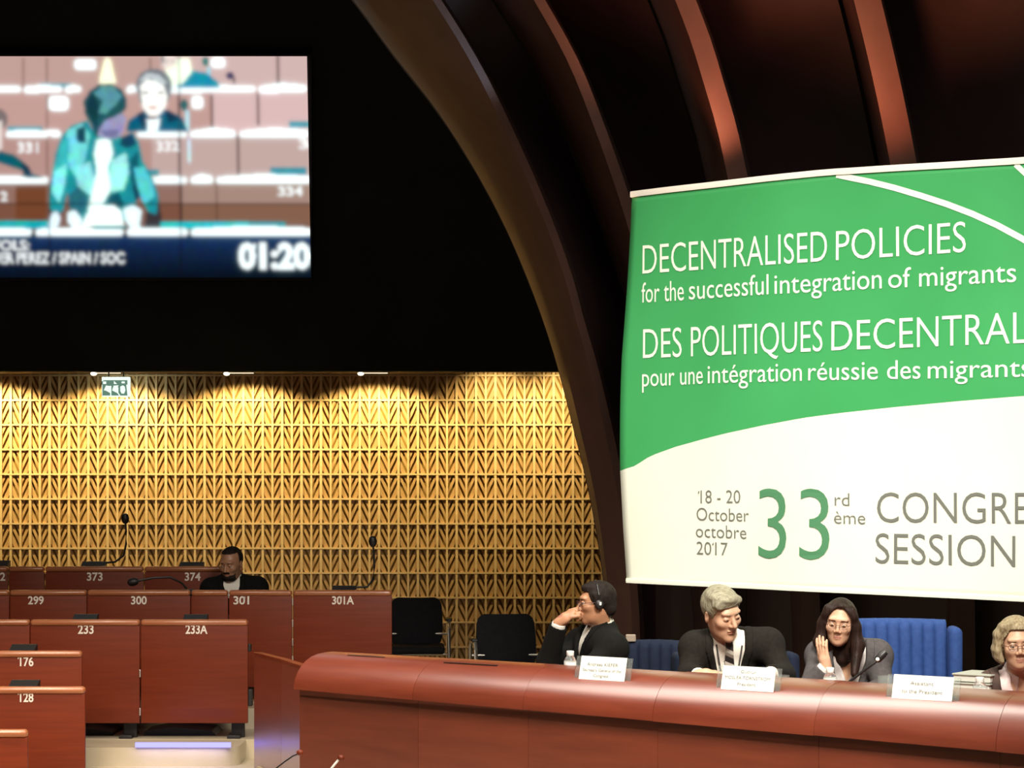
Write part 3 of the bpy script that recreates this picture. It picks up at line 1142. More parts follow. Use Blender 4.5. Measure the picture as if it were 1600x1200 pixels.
M['banner_green'] = mottled('banner_green', (0.045, 0.320, 0.095), (0.055, 0.360, 0.115), (1.2, 1.2, 1.2), 0.42, 0.0, spec=0.35)
M['banner_white'] = mottled('banner_white', (0.74, 0.76, 0.64), (0.78, 0.80, 0.69), (1.5, 1.5, 1.5), 0.5)
M['print_white'] = prin('print_white', (0.80, 0.86, 0.74), 0.5)
M['print_grey'] = prin('print_grey', (0.155, 0.165, 0.14), 0.5)
M['print_dark_green'] = prin('print_dark_green', (0.075, 0.235, 0.115), 0.5)
M['rail_white'] = prin('rail_white', (0.88, 0.82, 0.72), 0.4)
ban = empty('banner', (B0.x, B0.y, 0))
UEND = 3.9
uzs = [b_uz(x, y) for x, y in ((985, 308), (980, 420), (974, 560), (972, 735), (974, 830), (978, 908))]


def uleft(z):
    zz = [k[1] for k in uzs][::-1]
    return float(np.interp(z, zz, [k[0] for k in uzs][::-1]))


ztop_l = uzs[0][1]
zbot_l = uzs[-1][1]


def ztop(uu):
    a0, a1 = b_uz(985, 307), b_uz(1590, 256)
    mid = b_uz(1290, 273)
    ts = [a0[0], mid[0], a1[0], UEND]
    return float(np.interp(uu, ts, [a0[1], mid[1], a1[1], a1[1]]))


def zbot(uu):
    a0, a1 = b_uz(978, 909), b_uz(1598, 938)
    return float(np.interp(uu, [a0[0], a1[0]], [a0[1], a1[1]]))


NU, NV = 90, 60
edge_px = [(972, 738), (990, 731), (1003, 727), (1012, 718), (1030, 709), (1060, 698), (1100, 687), (1140, 677), (1200, 664), (1260, 653), (1320, 645), (1400, 636), (1500, 627), (1598, 619)]
e_u, e_z = zip(*[b_uz(*p) for p in edge_px])


def zedge(uu):
    return float(np.interp(uu, list(e_u) + [UEND], list(e_z) + [e_z[-1] + 0.0]))


vs, fs, ms = [], [], []
n_lo, n_hi = 22, 40
for i in range(NU + 1):
    f = i / NU
    for j in range(n_lo + n_hi + 1):
        z0, z1, ze = zbot(f * UEND), ztop(f * UEND), zedge(f * UEND)
        z = z0 + (ze - z0) * j / n_lo if j <= n_lo else ze + (z1 - ze) * (j - n_lo) / n_hi
        ul = uleft(z)
        uu = ul + (UEND - ul) * f
        vs.append(bpos(uu, z))
N2 = n_lo + n_hi + 1
for i in range(NU):
    for j in range(N2 - 1):
        fs.append((i * N2 + j, (i + 1) * N2 + j, (i + 1) * N2 + j + 1, i * N2 + j + 1))
        ms.append(0 if j < n_lo else 1)
b = MB()
b.v, b.f, b.m = vs, fs, ms
sheet = b.build('printed_sheet', [M['banner_white'], M['banner_green']], ban, smooth=60)
md = sheet.modifiers.new('thickness', 'SOLIDIFY')
md.thickness = 0.002
md.offset = 1.0
b = MB()
top = [bpos(uu, ztop(uu) + 0.012, 0.0) for uu in np.linspace(uzs[0][0] - 0.004, UEND, 40)]
lines = [[p + BN * a + Vector((0, 0, c)) for p in top] for a, c in ((-0.02, -0.016), (0.012, -0.016), (0.014, 0.0), (0.012, 0.016), (-0.02, 0.016))]
b.loft(lines)
b.build('top_rail', M['rail_white'], ban, smooth=30)
b = MB()
bot = [bpos(uu, zbot(uu) + 0.008, 0.0) for uu in np.linspace(uzs[-1][0], UEND, 40)]
lines = [[p + BN * a + Vector((0, 0, c)) for p in bot] for a, c in ((-0.008, -0.014), (0.008, -0.014), (0.010, 0.0), (0.008, 0.012), (-0.008, 0.012))]
b.loft(lines)
b.build('bottom_hem', M['banner_white'], ban, smooth=30)


def stripe(pxs, wid, name):
    b = MB()
    pts = [b_uz(*p) for p in pxs]
    upper, lower = [], []
    for i, (uu, z) in enumerate(pts):
        a, e = pts[max(i - 1, 0)], pts[min(i + 1, len(pts) - 1)]
        du, dz = e[0] - a[0], e[1] - a[1]
        l = math.hypot(du, dz)
        nu, nz = -dz / l, du / l
        upper.append(bpos(uu + nu * wid / 2, z + nz * wid / 2, 0.0055))
        lower.append(bpos(uu - nu * wid / 2, z - nz * wid / 2, 0.0055))
    b.loft([upper, lower], closed=False)
    return b.build(name, M['print_white'], ban, fix=False)


stripe([(1306, 273), (1330, 278), (1360, 284), (1400, 294), (1440, 306), (1480, 319), (1520, 334), (1560, 352), (1600, 374), (1660, 412), (1720, 456), (1790, 520), (1850, 590)], 0.030, 'white_arc')
stripe([(1588, 257), (1610, 278), (1640, 312), (1680, 372), (1720, 440), (1760, 520), (1790, 600)], 0.026, 'white_arc')


def btext(body, p0, p1, cap_px, off, mat, name='printed_text'):
    """p0, p1: baseline ends in the photo; letters lie in the sheet"""
    (ua, zA), (ub, zB) = b_uz(*p0), b_uz(*p1)
    rr = ((p0[0] + p1[0]) / 2 - 800) / F
    dmid = B0.y + BD.y * (ua + ub) / 2
    cap = cap_px / F * dmid
    b = MB()
    put_text(b, body, lambda a, e: bpos(a, zA + (zB - zA) * (a - ua) / (ub - ua) + e, 0.0055), ua, ub, 0.0, cap, off)
    return b.build(name, mat, ban, fix=False)


btext('DECENTRALISED', (1004, 428), (1292, 408), 46, -0.006, M['print_white'])
btext('POLICIES', (1306, 407), (1511, 394), 47, -0.006, M['print_white'])
btext('for the', (1003, 473), (1068, 469), 31, 0.0, M['print_white'])
btext('successful', (1076, 468), (1203, 460), 31, 0.0, M['print_white'])
btext('integration', (1212, 459.5), (1378, 450.5), 31, 0.0, M['print_white'])
btext('of migrants', (1388, 450), (1589, 440.5), 31, 0.0, M['print_white'])
btext('DES POLITIQUES', (1006, 560), (1286, 549), 47, -0.006, M['print_white'])
btext('DECENTRALISEES', (1300, 548), (1738, 531), 48, -0.006, M['print_white'])
btext('pour une', (1005, 604), (1098, 599.5), 29, 0.0, M['print_white'])
btext('int\u00e9gration', (1106, 599), (1254, 595), 29, 0.0, M['print_white'])
btext('r\u00e9ussie des', (1264, 594.5), (1438, 591.5), 29, 0.0, M['print_white'])
btext('migrants', (1450, 591.5), (1612, 588.5), 29, 0.0, M['print_white'])
btext('18 - 20', (1091, 786), (1157, 786), 20, -0.006, M['print_grey'])
btext('October', (1089, 813), (1170, 815), 20, -0.006, M['print_grey'])
btext('octobre', (1088, 839), (1166, 842), 20, -0.006, M['print_grey'])
btext('2017', (1089, 866), (1137, 868), 20, -0.006, M['print_grey'])
btext('33', (1185, 872), (1298, 875), 110, -0.008, M['print_dark_green'])
btext('rd', (1306, 790), (1328, 790.5), 20, -0.006, M['print_grey'])
btext('\u00e8me', (1305, 818), (1352, 819), 20, -0.006, M['print_grey'])
btext('CONGRESS', (1370, 816), (1668, 819), 48, -0.007, M['print_grey'])
btext('SESSION', (1368, 880), (1588, 886), 48, -0.007, M['print_grey'])
tag(ban, 'large green and white congress banner hung behind the rostrum officials', 'banner')

# ================================================================== THINGS ON THE COUNTER
M['paper'] = prin('paper', (0.86, 0.86, 0.80), 0.6)
M['print_black'] = prin('print_black', (0.16, 0.16, 0.15), 0.6)
M['acrylic'] = prin('acrylic', (0.85, 0.9, 0.88), 0.08, **{'Transmission Weight': 0.92, 'IOR': 1.2})
M['bottle_clear'] = prin('bottle_clear', (0.95, 0.98, 0.97), 0.06, **{'Transmission Weight': 0.9, 'IOR': 1.25})
M['white_plastic'] = prin('white_plastic', (0.9, 0.9, 0.86), 0.4)


def surf(s, p):
    t = (p - CO).dot(CU)
    return CTOP + zk(t) * float(np.interp(s, [q_[0] for q_ in prof[2:11]], [q_[1] for q_ in prof[2:11]]))


def plate(px0, px1, ytop, ybot, lines, label, s=0.235):
    for s in np.arange(0.10, 0.28, 0.005):
        pm = cpt((px0 + px1) / 2, s)
        if HZ + (H - surf(s, pm)) / pm.y * F >= ybot - 1.5:
            break
    d = pm.y
    h = (ybot - ytop) / F * d
    p0, p1 = cpt(px0, s), cpt(px1, s)
    c = (p0 + p1) / 2
    half = (p1 - p0) / 2
    zb_ = surf(s, c) + 0.001
    dirx = half.normalized()
    nrm = CN
    r = empty('name_plate', (c.x, c.y, zb_))
    tag(r, label, 'name plate', 'name plates on the counter')

    def pp(a, z, off=0.0):
        return c + dirx * a + nrm * (off - z * 0.25) + Vector((0, 0, zb_ + z))
    L = half.length
    b = MB()
    for (x0, x1) in ((-L, L),):
        b.prism([pp(x0, 0), pp(x1, 0), pp(x1, h), pp(x0, h)], nrm * -0.003)
    card = b.build('card', M['paper'], r)
    for nm, (x0, x1, v0, cap) in lines:
        b2 = MB()
        put_text(b2, nm, lambda a, e: pp(a, e, 0.0015), x0 * L, x1 * L, v0 * h, cap * h, 0.0)
        b2.build('printed_line', M['print_black'], card, fix=False)
    b = MB()
    b = MB()
    e = L + 0.028
    b.prism([pp(-e, 0, -0.006), pp(e, 0, -0.006), pp(e, h * 0.98, -0.006), pp(-e, h * 0.98, -0.006)], nrm * -0.003)
    b.build('acrylic_holder', M['acrylic'], r)
    return r


plate(904, 975, 1028, 1064, [('Andreas KIEFER', (-0.70, 0.66, 0.60, 0.14)), ('Secretary General of the', (-0.86, 0.82, 0.36, 0.12)), ('Congress', (-0.36, 0.30, 0.13, 0.12))],
      'name plate in clear holder before the person resting chin on fist, three printed lines')
plate(1126, 1208, 1043, 1080, [('Gudrun', (-0.30, 0.28, 0.72, 0.13)), ('MOSLER-T\u00d6RNSTR\u00d6M', (-0.88, 0.84, 0.46, 0.13)), ('President', (-0.38, 0.32, 0.2, 0.13))],
      'name plate in clear holder before the grey-haired person, printed President')
plate(1393, 1487, 1058, 1095, [('Assistant', (-0.42, 0.36, 0.60, 0.15)), ('to the President', (-0.68, 0.68, 0.26, 0.15))],
      'name plate in clear holder printed Assistant to the President')


def bottle(px, ytop, s, label, zb_=None, scale=1.0):
    p = cpt(px, s)
    zt = H - (ytop - HZ) / F * p.y
    zb_ = CTOP - 0.069 if zb_ is None else zb_
    h = zt - zb_
    r = empty('water_bottle', (p.x, p.y, zb_))
    tag(r, label, 'bottle', 'small water bottles on the rostrum')
    k = h / 0.20
    b = MB()
    w_ = 0.030 * scale
    b.lathe((p.x, p.y, zb_), [(w_ * 0.9, 0.0), (w_, 0.006), (w_, 0.06 * k), (w_ * 0.93, 0.075 * k), (w_, 0.09 * k), (w_, 0.125 * k), (w_ * 0.8, 0.145 * k), (w_ * 0.5, 0.165 * k), (w_ * 0.42, 0.178 * k)])
    b.build('bottle_body', M['bottle_clear'], r, smooth=40)
    b = MB()
    b.lathe((p.x, p.y, zb_), [(0.0165, h - 0.022), (0.018, h - 0.020), (0.018, h - 0.002), (0.016, h)])
    b.build('cap', M['white_plastic'], r, smooth=40)
    b = MB()
    b.lathe((p.x, p.y, zb_), [(w_ * 1.01, 0.08 * k), (w_ * 1.01, 0.12 * k)], n=20)
    b.build('paper_band', M['white_plastic'], r, smooth=40)


bottle(891, 1017, -0.06, 'small clear water bottle left of the three-line name plate')
bottle(1297, 1043, -0.05, 'clear water bottle before the dark-haired person')
bottle(1531, 1058, -0.05, 'clear water bottle before the document boxes')


def glass(px, ytop, s, label):
    p = cpt(px, s)
    zt = H - (ytop - HZ) / F * p.y
    zb_ = CTOP - 0.069
    r = empty('drinking_glass', (p.x, p.y, zb_))
    tag(r, label, 'glass', 'drinking glasses on the rostrum')
    b = MB()
    hh = zt - zb_
    b.lathe((p.x, p.y, zb_), [(0.026, 0), (0.030, 0.004), (0.034, hh), (0.032, hh), (0.027, 0.010)])
    b.build('glass_body', M['acrylic'], r, smooth=40)


glass(1222, 1055, -0.05, 'drinking glass beside the President name plate')
glass(1383, 1056, -0.05, 'drinking glass left of the Assistant name plate')

# gooseneck microphone of the dark-haired person
def table_mic(pts, label, r0=0.006, head=0.016, zbase=None, mat='black_plastic', ring=True):
    w3 = [cpt(px, s) + Vector((0, 0, 0)) for px, py, s in pts]
    w3 = [Vector((p.x, p.y, H - (py - HZ) / F * p.y)) for p, (px, py, s) in zip(w3, pts)]
    if zbase is not None:
        w3[0].z = zbase
    r = empty('gooseneck_microphone', w3[0])
    tag(r, label, 'microphone', 'gooseneck microphones')
    b = MB()
    b.tube(w3, r0, 8)
    gn = b.build('gooseneck', M[mat], r, smooth=True)
    b = MB()
    h = w3[-1]
    dv = (w3[-1] - w3[-2]).normalized()
    b.tube([h - dv * 0.008, h, h + dv * 0.03, h + dv * 0.05, h + dv * 0.055], [head * 0.6, head, head * 1.1, head * 0.9, head * 0.4], 12)
    b.build('microphone_head', M['black_plastic'], gn, smooth=True)
    if ring:
        b = MB()
        b.ball(h - dv * 0.002 + Vector((0, -0.012, 0.004)), 0.009)
        b.build('light_ring', M['white_plastic'], r, smooth=True)
    b = MB()
    b.lathe(w3[0], [(0.035, 0.0), (0.036, 0.012), (0.02, 0.02), (0.01, 0.022)])
    b.build('base', M['black_plastic'], r, smooth=40)


table_mic([(1318, 1082, -0.06), (1326, 1066, -0.06), (1338, 1057, -0.07), (1352, 1046, -0.08), (1366, 1036, -0.09), (1371, 1031, -0.10)], 'slim gooseneck microphone in front of the dark-haired person', zbase=CTOP - 0.069)

# stack of document boxes at the right
M['box_white'] = prin('box_white', (0.62, 0.64, 0.58), 0.6)
M['box_grey'] = prin('box_grey', (0.34, 0.35, 0.30), 0.6)
R_c = Matrix.Rotation(CYAW, 3, 'Z')
pb = cpt(1530, -0.30)
hts = [0.05, 0.045, 0.05]
zz = CTOP - 0.069
ztop_box = H - (1050 - HZ) / F * pb.y
k = (ztop_box - zz) / sum(hts)
labs = ['white document box at the bottom of the stack beside the blond person', 'pale document box in the middle of the stack', 'white document box with grey lid on top of the stack']
for i, hh in enumerate(hts):
    hh *= k
    r = empty('document_box', (pb.x, pb.y, zz))
    tag(r, labs[i], 'box', 'document boxes stacked on the rostrum')
    b = MB()
    b.box((pb.x + 0.004 * i, pb.y, zz + hh / 2 - 0.001), (0.17, 0.20, hh - 0.004), R_c, bev=0.004)
    bb = b.build('box_body', M['box_white'], r)
    b = MB()
    b.box((pb.x + 0.004 * i, pb.y, zz + hh - 0.006), (0.18, 0.21, 0.008), R_c, bev=0.003)
    b.build('box_lid', M['box_grey'], r)
    zz += hh

# two slim microphones standing on a desk of the lower floor in front of the counter
for (pts, lab) in (([(-0.0, 432, 1200), (0, 445, 1190), (0, 458, 1181), (0, 466, 1178)], 'thin microphone with round head at the bottom of the photo, left of the pair'),
                   ([(0, 508, 1215), (0, 516, 1203), (0, 524, 1193), (0, 530, 1186)], 'thin microphone with pale stem at the bottom of the photo, right of the pair')):
    dm = 10.6
    w3 = [P(x, y, dm) for _, x, y in pts]
    base = w3[0] + Vector((-0.05, 0, -0.10))
    r = empty('slender_microphone', (base.x - 0.02, dm, 0))
    tag(r, lab, 'microphone', 'slender microphones in front of the counter')
    b = MB()
    pale = 'right of' in lab
    b.tube([Vector((base.x - 0.02, dm, 0.0)), Vector((base.x - 0.02, dm, base.z - 0.1)), base] + w3, 0.0055 if pale else 0.0035, 8)
    b.build('stem', M['white_plastic'] if pale else M['dark_metal'], r, smooth=True)
    b = MB()
    b.ball(w3[-1] + Vector((0.008, 0, 0.006)), (0.017, 0.017, 0.014))
    b.build('microphone_head', M['desk_wood'], r, smooth=True)
    b = MB()
    b.lathe((base.x - 0.02, dm, 0.0), [(0.12, 0), (0.12, 0.015), (0.02, 0.03), (0.01, 0.035)])
    b.build('base', M['dark_metal'], r, smooth=40)

# ================================================================== PEOPLE (bodies grown as one continuous surface from blended limbs)
def V3(*a):
    return np.array(a, dtype=np.float32)


def n3(v):
    v = np.asarray(v, dtype=np.float64)
    return v / (np.linalg.norm(v) + 1e-12)


class Fld:
    def __init__(self, lo, hi, h):
        self.o = np.array(lo, np.float32)
        self.h = h
        self.n = [int(math.ceil((hi[i] - lo[i]) / h)) + 1 for i in range(3)]
        self.a = np.full(self.n, 0.06, np.float32)

    def blk(self, lo, hi):
        i0 = [max(int(math.floor((lo[i] - self.o[i]) / self.h)), 0) for i in range(3)]
        i1 = [min(int(math.ceil((hi[i] - self.o[i]) / self.h)) + 1, self.n[i]) for i in range(3)]
        if any(i1[i] <= i0[i] for i in range(3)):
            return None, None
        sl = tuple(slice(i0[i], i1[i]) for i in range(3))
        ax = [self.o[i] + self.h * np.arange(i0[i], i1[i], dtype=np.float32) for i in range(3)]
        return sl, (ax[0][:, None, None], ax[1][None, :, None], ax[2][None, None, :])

    def add(self, pr, k=0.02, infl=0.0, sub=False):
        lo, hi = bounds(pr, infl)
        m = k + 3 * self.h
        sl, g = self.blk([v - m for v in lo], [v + m for v in hi])
        if sl is None:
            return
        d = ev(pr, g) - infl
        a = self.a[sl]
        if sub:
            d = -d
            hh = np.clip(0.5 - 0.5 * (d - a) / max(k, 1e-5) * -1, 0, 1) if False else None
            kk = max(k, 1e-5)
            q_ = np.maximum(kk - np.abs(a - d), 0) / kk
            self.a[sl] = np.maximum(a, d) + q_ * q_ * kk * 0.25
        else:
            kk = max(k, 1e-5)
            q_ = np.maximum(kk - np.abs(a - d), 0) / kk
            self.a[sl] = np.minimum(a, d) - q_ * q_ * kk * 0.25

    def cut(self, fn, lo, hi):
        """remove where fn < 0 inside the box"""
        sl, g = self.blk(lo, hi)
        if sl is None:
            return
        self.a[sl] = np.maximum(self.a[sl], -fn(*g))

    def mesh(self, name, mats, parent, matfn=None, smooth=True):
        A, h = self.a, self.h
        S = A < 0
        c = np.zeros([s - 1 for s in S.shape], np.uint8)
        for dx in (0, 1):
            for dy in (0, 1):
                for dz in (0, 1):
                    c += S[dx:S.shape[0] - 1 + dx, dy:S.shape[1] - 1 + dy, dz:S.shape[2] - 1 + dz]
        act = (c > 0) & (c < 8)
        idx = np.argwhere(act)
        vid = np.full(c.shape, -1, np.int32)
        vid[act] = np.arange(len(idx))
        corners = [(x, y, z) for x in (0, 1) for y in (0, 1) for z in (0, 1)]
        val = np.stack([A[idx[:, 0] + x, idx[:, 1] + y, idx[:, 2] + z] for x, y, z in corners], 1)
        acc = np.zeros((len(idx), 3))
        cnt = np.zeros(len(idx))
        for i, ci in enumerate(corners):
            for j, cj in enumerate(corners):
                if j > i and sum(abs(ci[q] - cj[q]) for q in range(3)) == 1:
                    va, vb = val[:, i], val[:, j]
                    mk = (va < 0) != (vb < 0)
                    t = np.where(mk, va / np.where(mk, va - vb, 1), 0)
                    p = np.array(ci)[None, :] + t[:, None] * (np.array(cj) - np.array(ci))[None, :]
                    acc += np.where(mk[:, None], p, 0)
                    cnt += mk
        V = self.o[None, :] + h * (idx + acc / np.maximum(cnt, 1)[:, None])
        Q = []
        for ax in range(3):
            b_, c_ = (ax + 1) % 3, (ax + 2) % 3
            s0 = [slice(None)] * 3
            s1 = [slice(None)] * 3
            s0[ax], s1[ax] = slice(None, -1), slice(1, None)
            E_ = S[tuple(s0)] != S[tuple(s1)]
            e = np.argwhere(E_)
            ok = (e[:, b_] >= 1) & (e[:, c_] >= 1) & (e[:, b_] < S.shape[b_] - 1) & (e[:, c_] < S.shape[c_] - 1)
            e = e[ok]
            ins = S[e[:, 0], e[:, 1], e[:, 2]]

            def g(db, dc):
                t = e.copy()
                t[:, b_] += db
                t[:, c_] += dc
                return vid[t[:, 0], t[:, 1], t[:, 2]]
            quad = np.stack([g(-1, -1), g(0, -1), g(0, 0), g(-1, 0)], 1)
            quad[~ins] = quad[~ins][:, ::-1]
            Q.append(quad)
        Q = np.concatenate(Q)
        Q = Q[(Q >= 0).all(1)]
        me = bpy.data.meshes.new(name)
        me.vertices.add(len(V))
        me.vertices.foreach_set('co', V.astype(np.float32).ravel())
        me.loops.add(len(Q) * 4)
        me.loops.foreach_set('vertex_index', Q.ravel().astype(np.int32))
        me.polygons.add(len(Q))
        me.polygons.foreach_set('loop_start', np.arange(0, len(Q) * 4, 4, dtype=np.int32))
        try:
            me.polygons.foreach_set('loop_total', np.full(len(Q), 4, np.int32))
        except Exception:
            pass
        mats = mats if isinstance(mats, (list, tuple)) else [mats]
        for m in mats:
            me.materials.append(m)
        if matfn is not None:
            cen = V[Q].mean(1)
            me.polygons.foreach_set('material_index', matfn(cen).astype(np.int32))
        me.polygons.foreach_set('use_smooth', np.full(len(Q), smooth, bool))
        me.update(calc_edges=True)
        me.validate()
        o = bpy.data.objects.new(name, me)
        C.objects.link(o)
        o.parent = parent
        return o


def Ep(c, r, R=None):
    return ('E', np.array(c, np.float64), np.array(r, np.float64), None if R is None else np.array(R, np.float64))


def Cp(a, b, ra, rb):
    return ('C', np.array(a, np.float64), np.array(b, np.float64), ra, rb)


def bounds(p, infl):
    if p[0] == 'E':
        m = max(p[2]) + infl
        return p[1] - m, p[1] + m
    m = max(p[3], p[4]) + infl
    return np.minimum(p[1], p[2]) - m, np.maximum(p[1], p[2]) + m


def ev(p, g):
    X, Y, Z = g
    if p[0] == 'E':
        c, r, R = p[1], p[2], p[3]
        x, y, z = X - np.float32(c[0]), Y - np.float32(c[1]), Z - np.float32(c[2])
        if R is not None:
            x, y, z = (R[0, 0] * x + R[1, 0] * y + R[2, 0] * z, R[0, 1] * x + R[1, 1] * y + R[2, 1] * z, R[0, 2] * x + R[1, 2] * y + R[2, 2] * z)
        k0 = np.sqrt((x / r[0]) ** 2 + (y / r[1]) ** 2 + (z / r[2]) ** 2) + 1e-6
        k1 = np.sqrt((x / r[0] ** 2) ** 2 + (y / r[1] ** 2) ** 2 + (z / r[2] ** 2) ** 2) + 1e-6
        return (k0 * (k0 - 1) / k1).astype(np.float32)
    a, b = p[1], p[2]
    d = b - a
    L2 = float(d @ d) + 1e-12
    t = np.clip(((X - a[0]) * d[0] + (Y - a[1]) * d[1] + (Z - a[2]) * d[2]) / L2, 0, 1)
    dx, dy, dz = X - a[0] - t * d[0], Y - a[1] - t * d[1], Z - a[2] - t * d[2]
    return (np.sqrt(dx * dx + dy * dy + dz * dz) - (p[3] + (p[4] - p[3]) * t)).astype(np.float32)


def head_frame(yaw, pitch, roll):
    """yaw: + turns the face towards +x (picture right); pitch: + looks down; roll: + tips the crown to +x. In the person's own axes."""
    Rz = Matrix.Rotation(yaw, 3, 'Z')
    Rx = Matrix.Rotation(pitch, 3, 'X')
    Ry = Matrix.Rotation(roll, 3, 'Y')
    return np.array(Rz @ Rx @ Ry)


def hand_prims(wrist, fdir, pnorm, side, curl=(0.5, 0.5, 0.5, 0.5), thumb=0.5, s=1.0, spread=0.12):
    """wrist, direction of the fingers, direction the palm faces; side=+1 when the thumb lies on +cross(fdir, pnorm)"""
    w = np.asarray(wrist, np.float64)
    f = n3(fdir)
    p = n3(np.asarray(pnorm) - np.dot(pnorm, f) * f)
    a = np.cross(f, p) * side            # towards the thumb
    out = []
    k = 0.016
    R = np.stack([a, f, p], 1)
    out.append((Ep(w + f * 0.048 * s, (0.040 * s, 0.052 * s, 0.015 * s), R), k))
    out.append((Cp(w - f * 0.01, w + f * 0.035 * s, 0.027 * s, 0.029 * s), k))
    lens = (0.072, 0.080, 0.074, 0.058)
    for i in range(4):
        off = (0.030 - 0.020 * i) * s
        base = w + f * (0.088 - 0.004 * abs(i - 1)) * s + a * off
        ang = curl[i]
        fd = n3(f * math.cos(0) + a * (1.2 - i) * spread)
        seg = lens[i] * s
        c0 = ang * 0.7
        d0 = n3(fd * math.cos(c0) + p * math.sin(c0))
        c1 = ang * 1.9
        d1 = n3(fd * math.cos(c1) + p * math.sin(c1))
        c2 = ang * 2.7
        d2 = n3(fd * math.cos(c2) + p * math.sin(c2))
        j1 = base + d0 * seg * 0.46
        j2 = j1 + d1 * seg * 0.30
        j3 = j2 + d2 * seg * 0.24
        out.append((Cp(base - f * 0.012, j1, 0.0098 * s, 0.0090 * s), 0.004))
        out.append((Cp(j1, j2, 0.0092 * s, 0.0082 * s), 0.003))
        out.append((Cp(j2, j3, 0.0082 * s, 0.0070 * s), 0.003))
    tb = w + f * 0.022 * s + a * 0.028 * s + p * 0.006
    td = n3(f * (0.75) + a * (0.75 - 0.5 * thumb) + p * 0.45 * thumb)
    t1 = tb + td * 0.036 * s
    td2 = n3(f * 0.95 + a * (0.25 - 0.4 * thumb) + p * 0.4 * thumb)
    t2 = t1 + td2 * 0.030 * s
    out.append((Cp(tb, t1, 0.0135 * s, 0.0105 * s), 0.010))
    out.append((Cp(t1, t2, 0.0105 * s, 0.0085 * s), 0.004))
    return out


def head_prims(c, R, s, female=False, pout=0.0, closed=False):
    c = np.asarray(c, np.float64)

    def W(x, y, z):
        return c + R @ (np.array([x, y, z]) * s)

    def e(p, r, k, sub=False):
        return (Ep(W(*p), tuple(v * s for v in r), R), k * s, sub)
    jw = 0.9 if female else 1.0
    L = [e((0, 0.018, 0.035), (0.076, 0.096, 0.084), 0.02),
         e((0, -0.022, -0.030), (0.062, 0.066, 0.088), 0.03),
         e((0, -0.030, -0.085 + 0.007 * female), (0.046 * jw, 0.046, 0.036), 0.03),
         e((0, -0.066 + 0.004 * female, -0.106 + 0.010 * female), (0.024 * jw, 0.020, 0.017), 0.022),
         e((0.038, -0.058, -0.022), (0.026, 0.024, 0.022), 0.02),
         e((-0.038, -0.058, -0.022), (0.026, 0.024, 0.022), 0.02),
         e((0, -0.074, 0.030), (0.052, 0.018, 0.013), 0.018),
         e((0.031, -0.098, 0.004), (0.019, 0.018, 0.012), 0.014, True),
         e((-0.031, -0.098, 0.004), (0.019, 0.018, 0.012), 0.014, True)]
    L.append((Cp(W(0, -0.084, 0.012), W(0, -0.106 + 0.004 * female, -0.028 + 0.002 * female), (0.0085 - 0.001 * female) * s, (0.0125 - 0.003 * female) * s), 0.008 * s, False))
    L += [e((0.012, -0.094, -0.033), (0.009, 0.010, 0.008), 0.005), e((-0.012, -0.094, -0.033), (0.009, 0.010, 0.008), 0.005)]
    L += [e((0, -0.084 - pout, -0.059), (0.024 - 0.003 * female, 0.010 - 0.001 * female, 0.0055), 0.004), e((0, -0.082 - pout, -0.071), (0.021 - 0.003 * female, 0.011 - 0.002 * female, 0.0065), 0.004)]
    for sd in (1, -1):
        L.append((Ep(W(sd * 0.078, 0.012, -0.006), (0.009 * s, 0.019 * s, 0.032 * s), R @ np.array(Matrix.Rotation(sd * 0.35, 3, 'Z'))), 0.006 * s, False))
        L.append(e((sd * 0.087, 0.006, -0.002), (0.006, 0.009, 0.016), 0.004, True))
        # upper eyelids
        if closed:
            L.append(e((sd * 0.031, -0.0785, 0.0035), (0.0165, 0.0105, 0.0105), 0.004))
            continue
        L.append(e((sd * 0.031, -0.083, 0.0095), (0.0155, 0.0078, 0.0075), 0.003))
        L.append(e((sd * 0.031, -0.081, -0.0075), (0.0145, 0.0075, 0.005), 0.003))
    return L, W


def lips_mask(cen, c, R, s, hw=0.023):
    q_ = (cen - np.asarray(c)[None, :]) @ R / s
    return ((np.abs(q_[:, 0]) < hw) & (q_[:, 1] < -0.082) & ((q_[:, 0] / hw) ** 2 + ((q_[:, 2] + 0.0655) / 0.0125) ** 2 < 1) & (q_[:, 2] > -0.078 + 0.3 * np.abs(q_[:, 0])) & (q_[:, 2] < -0.054 - 0.1 * np.abs(q_[:, 0])))


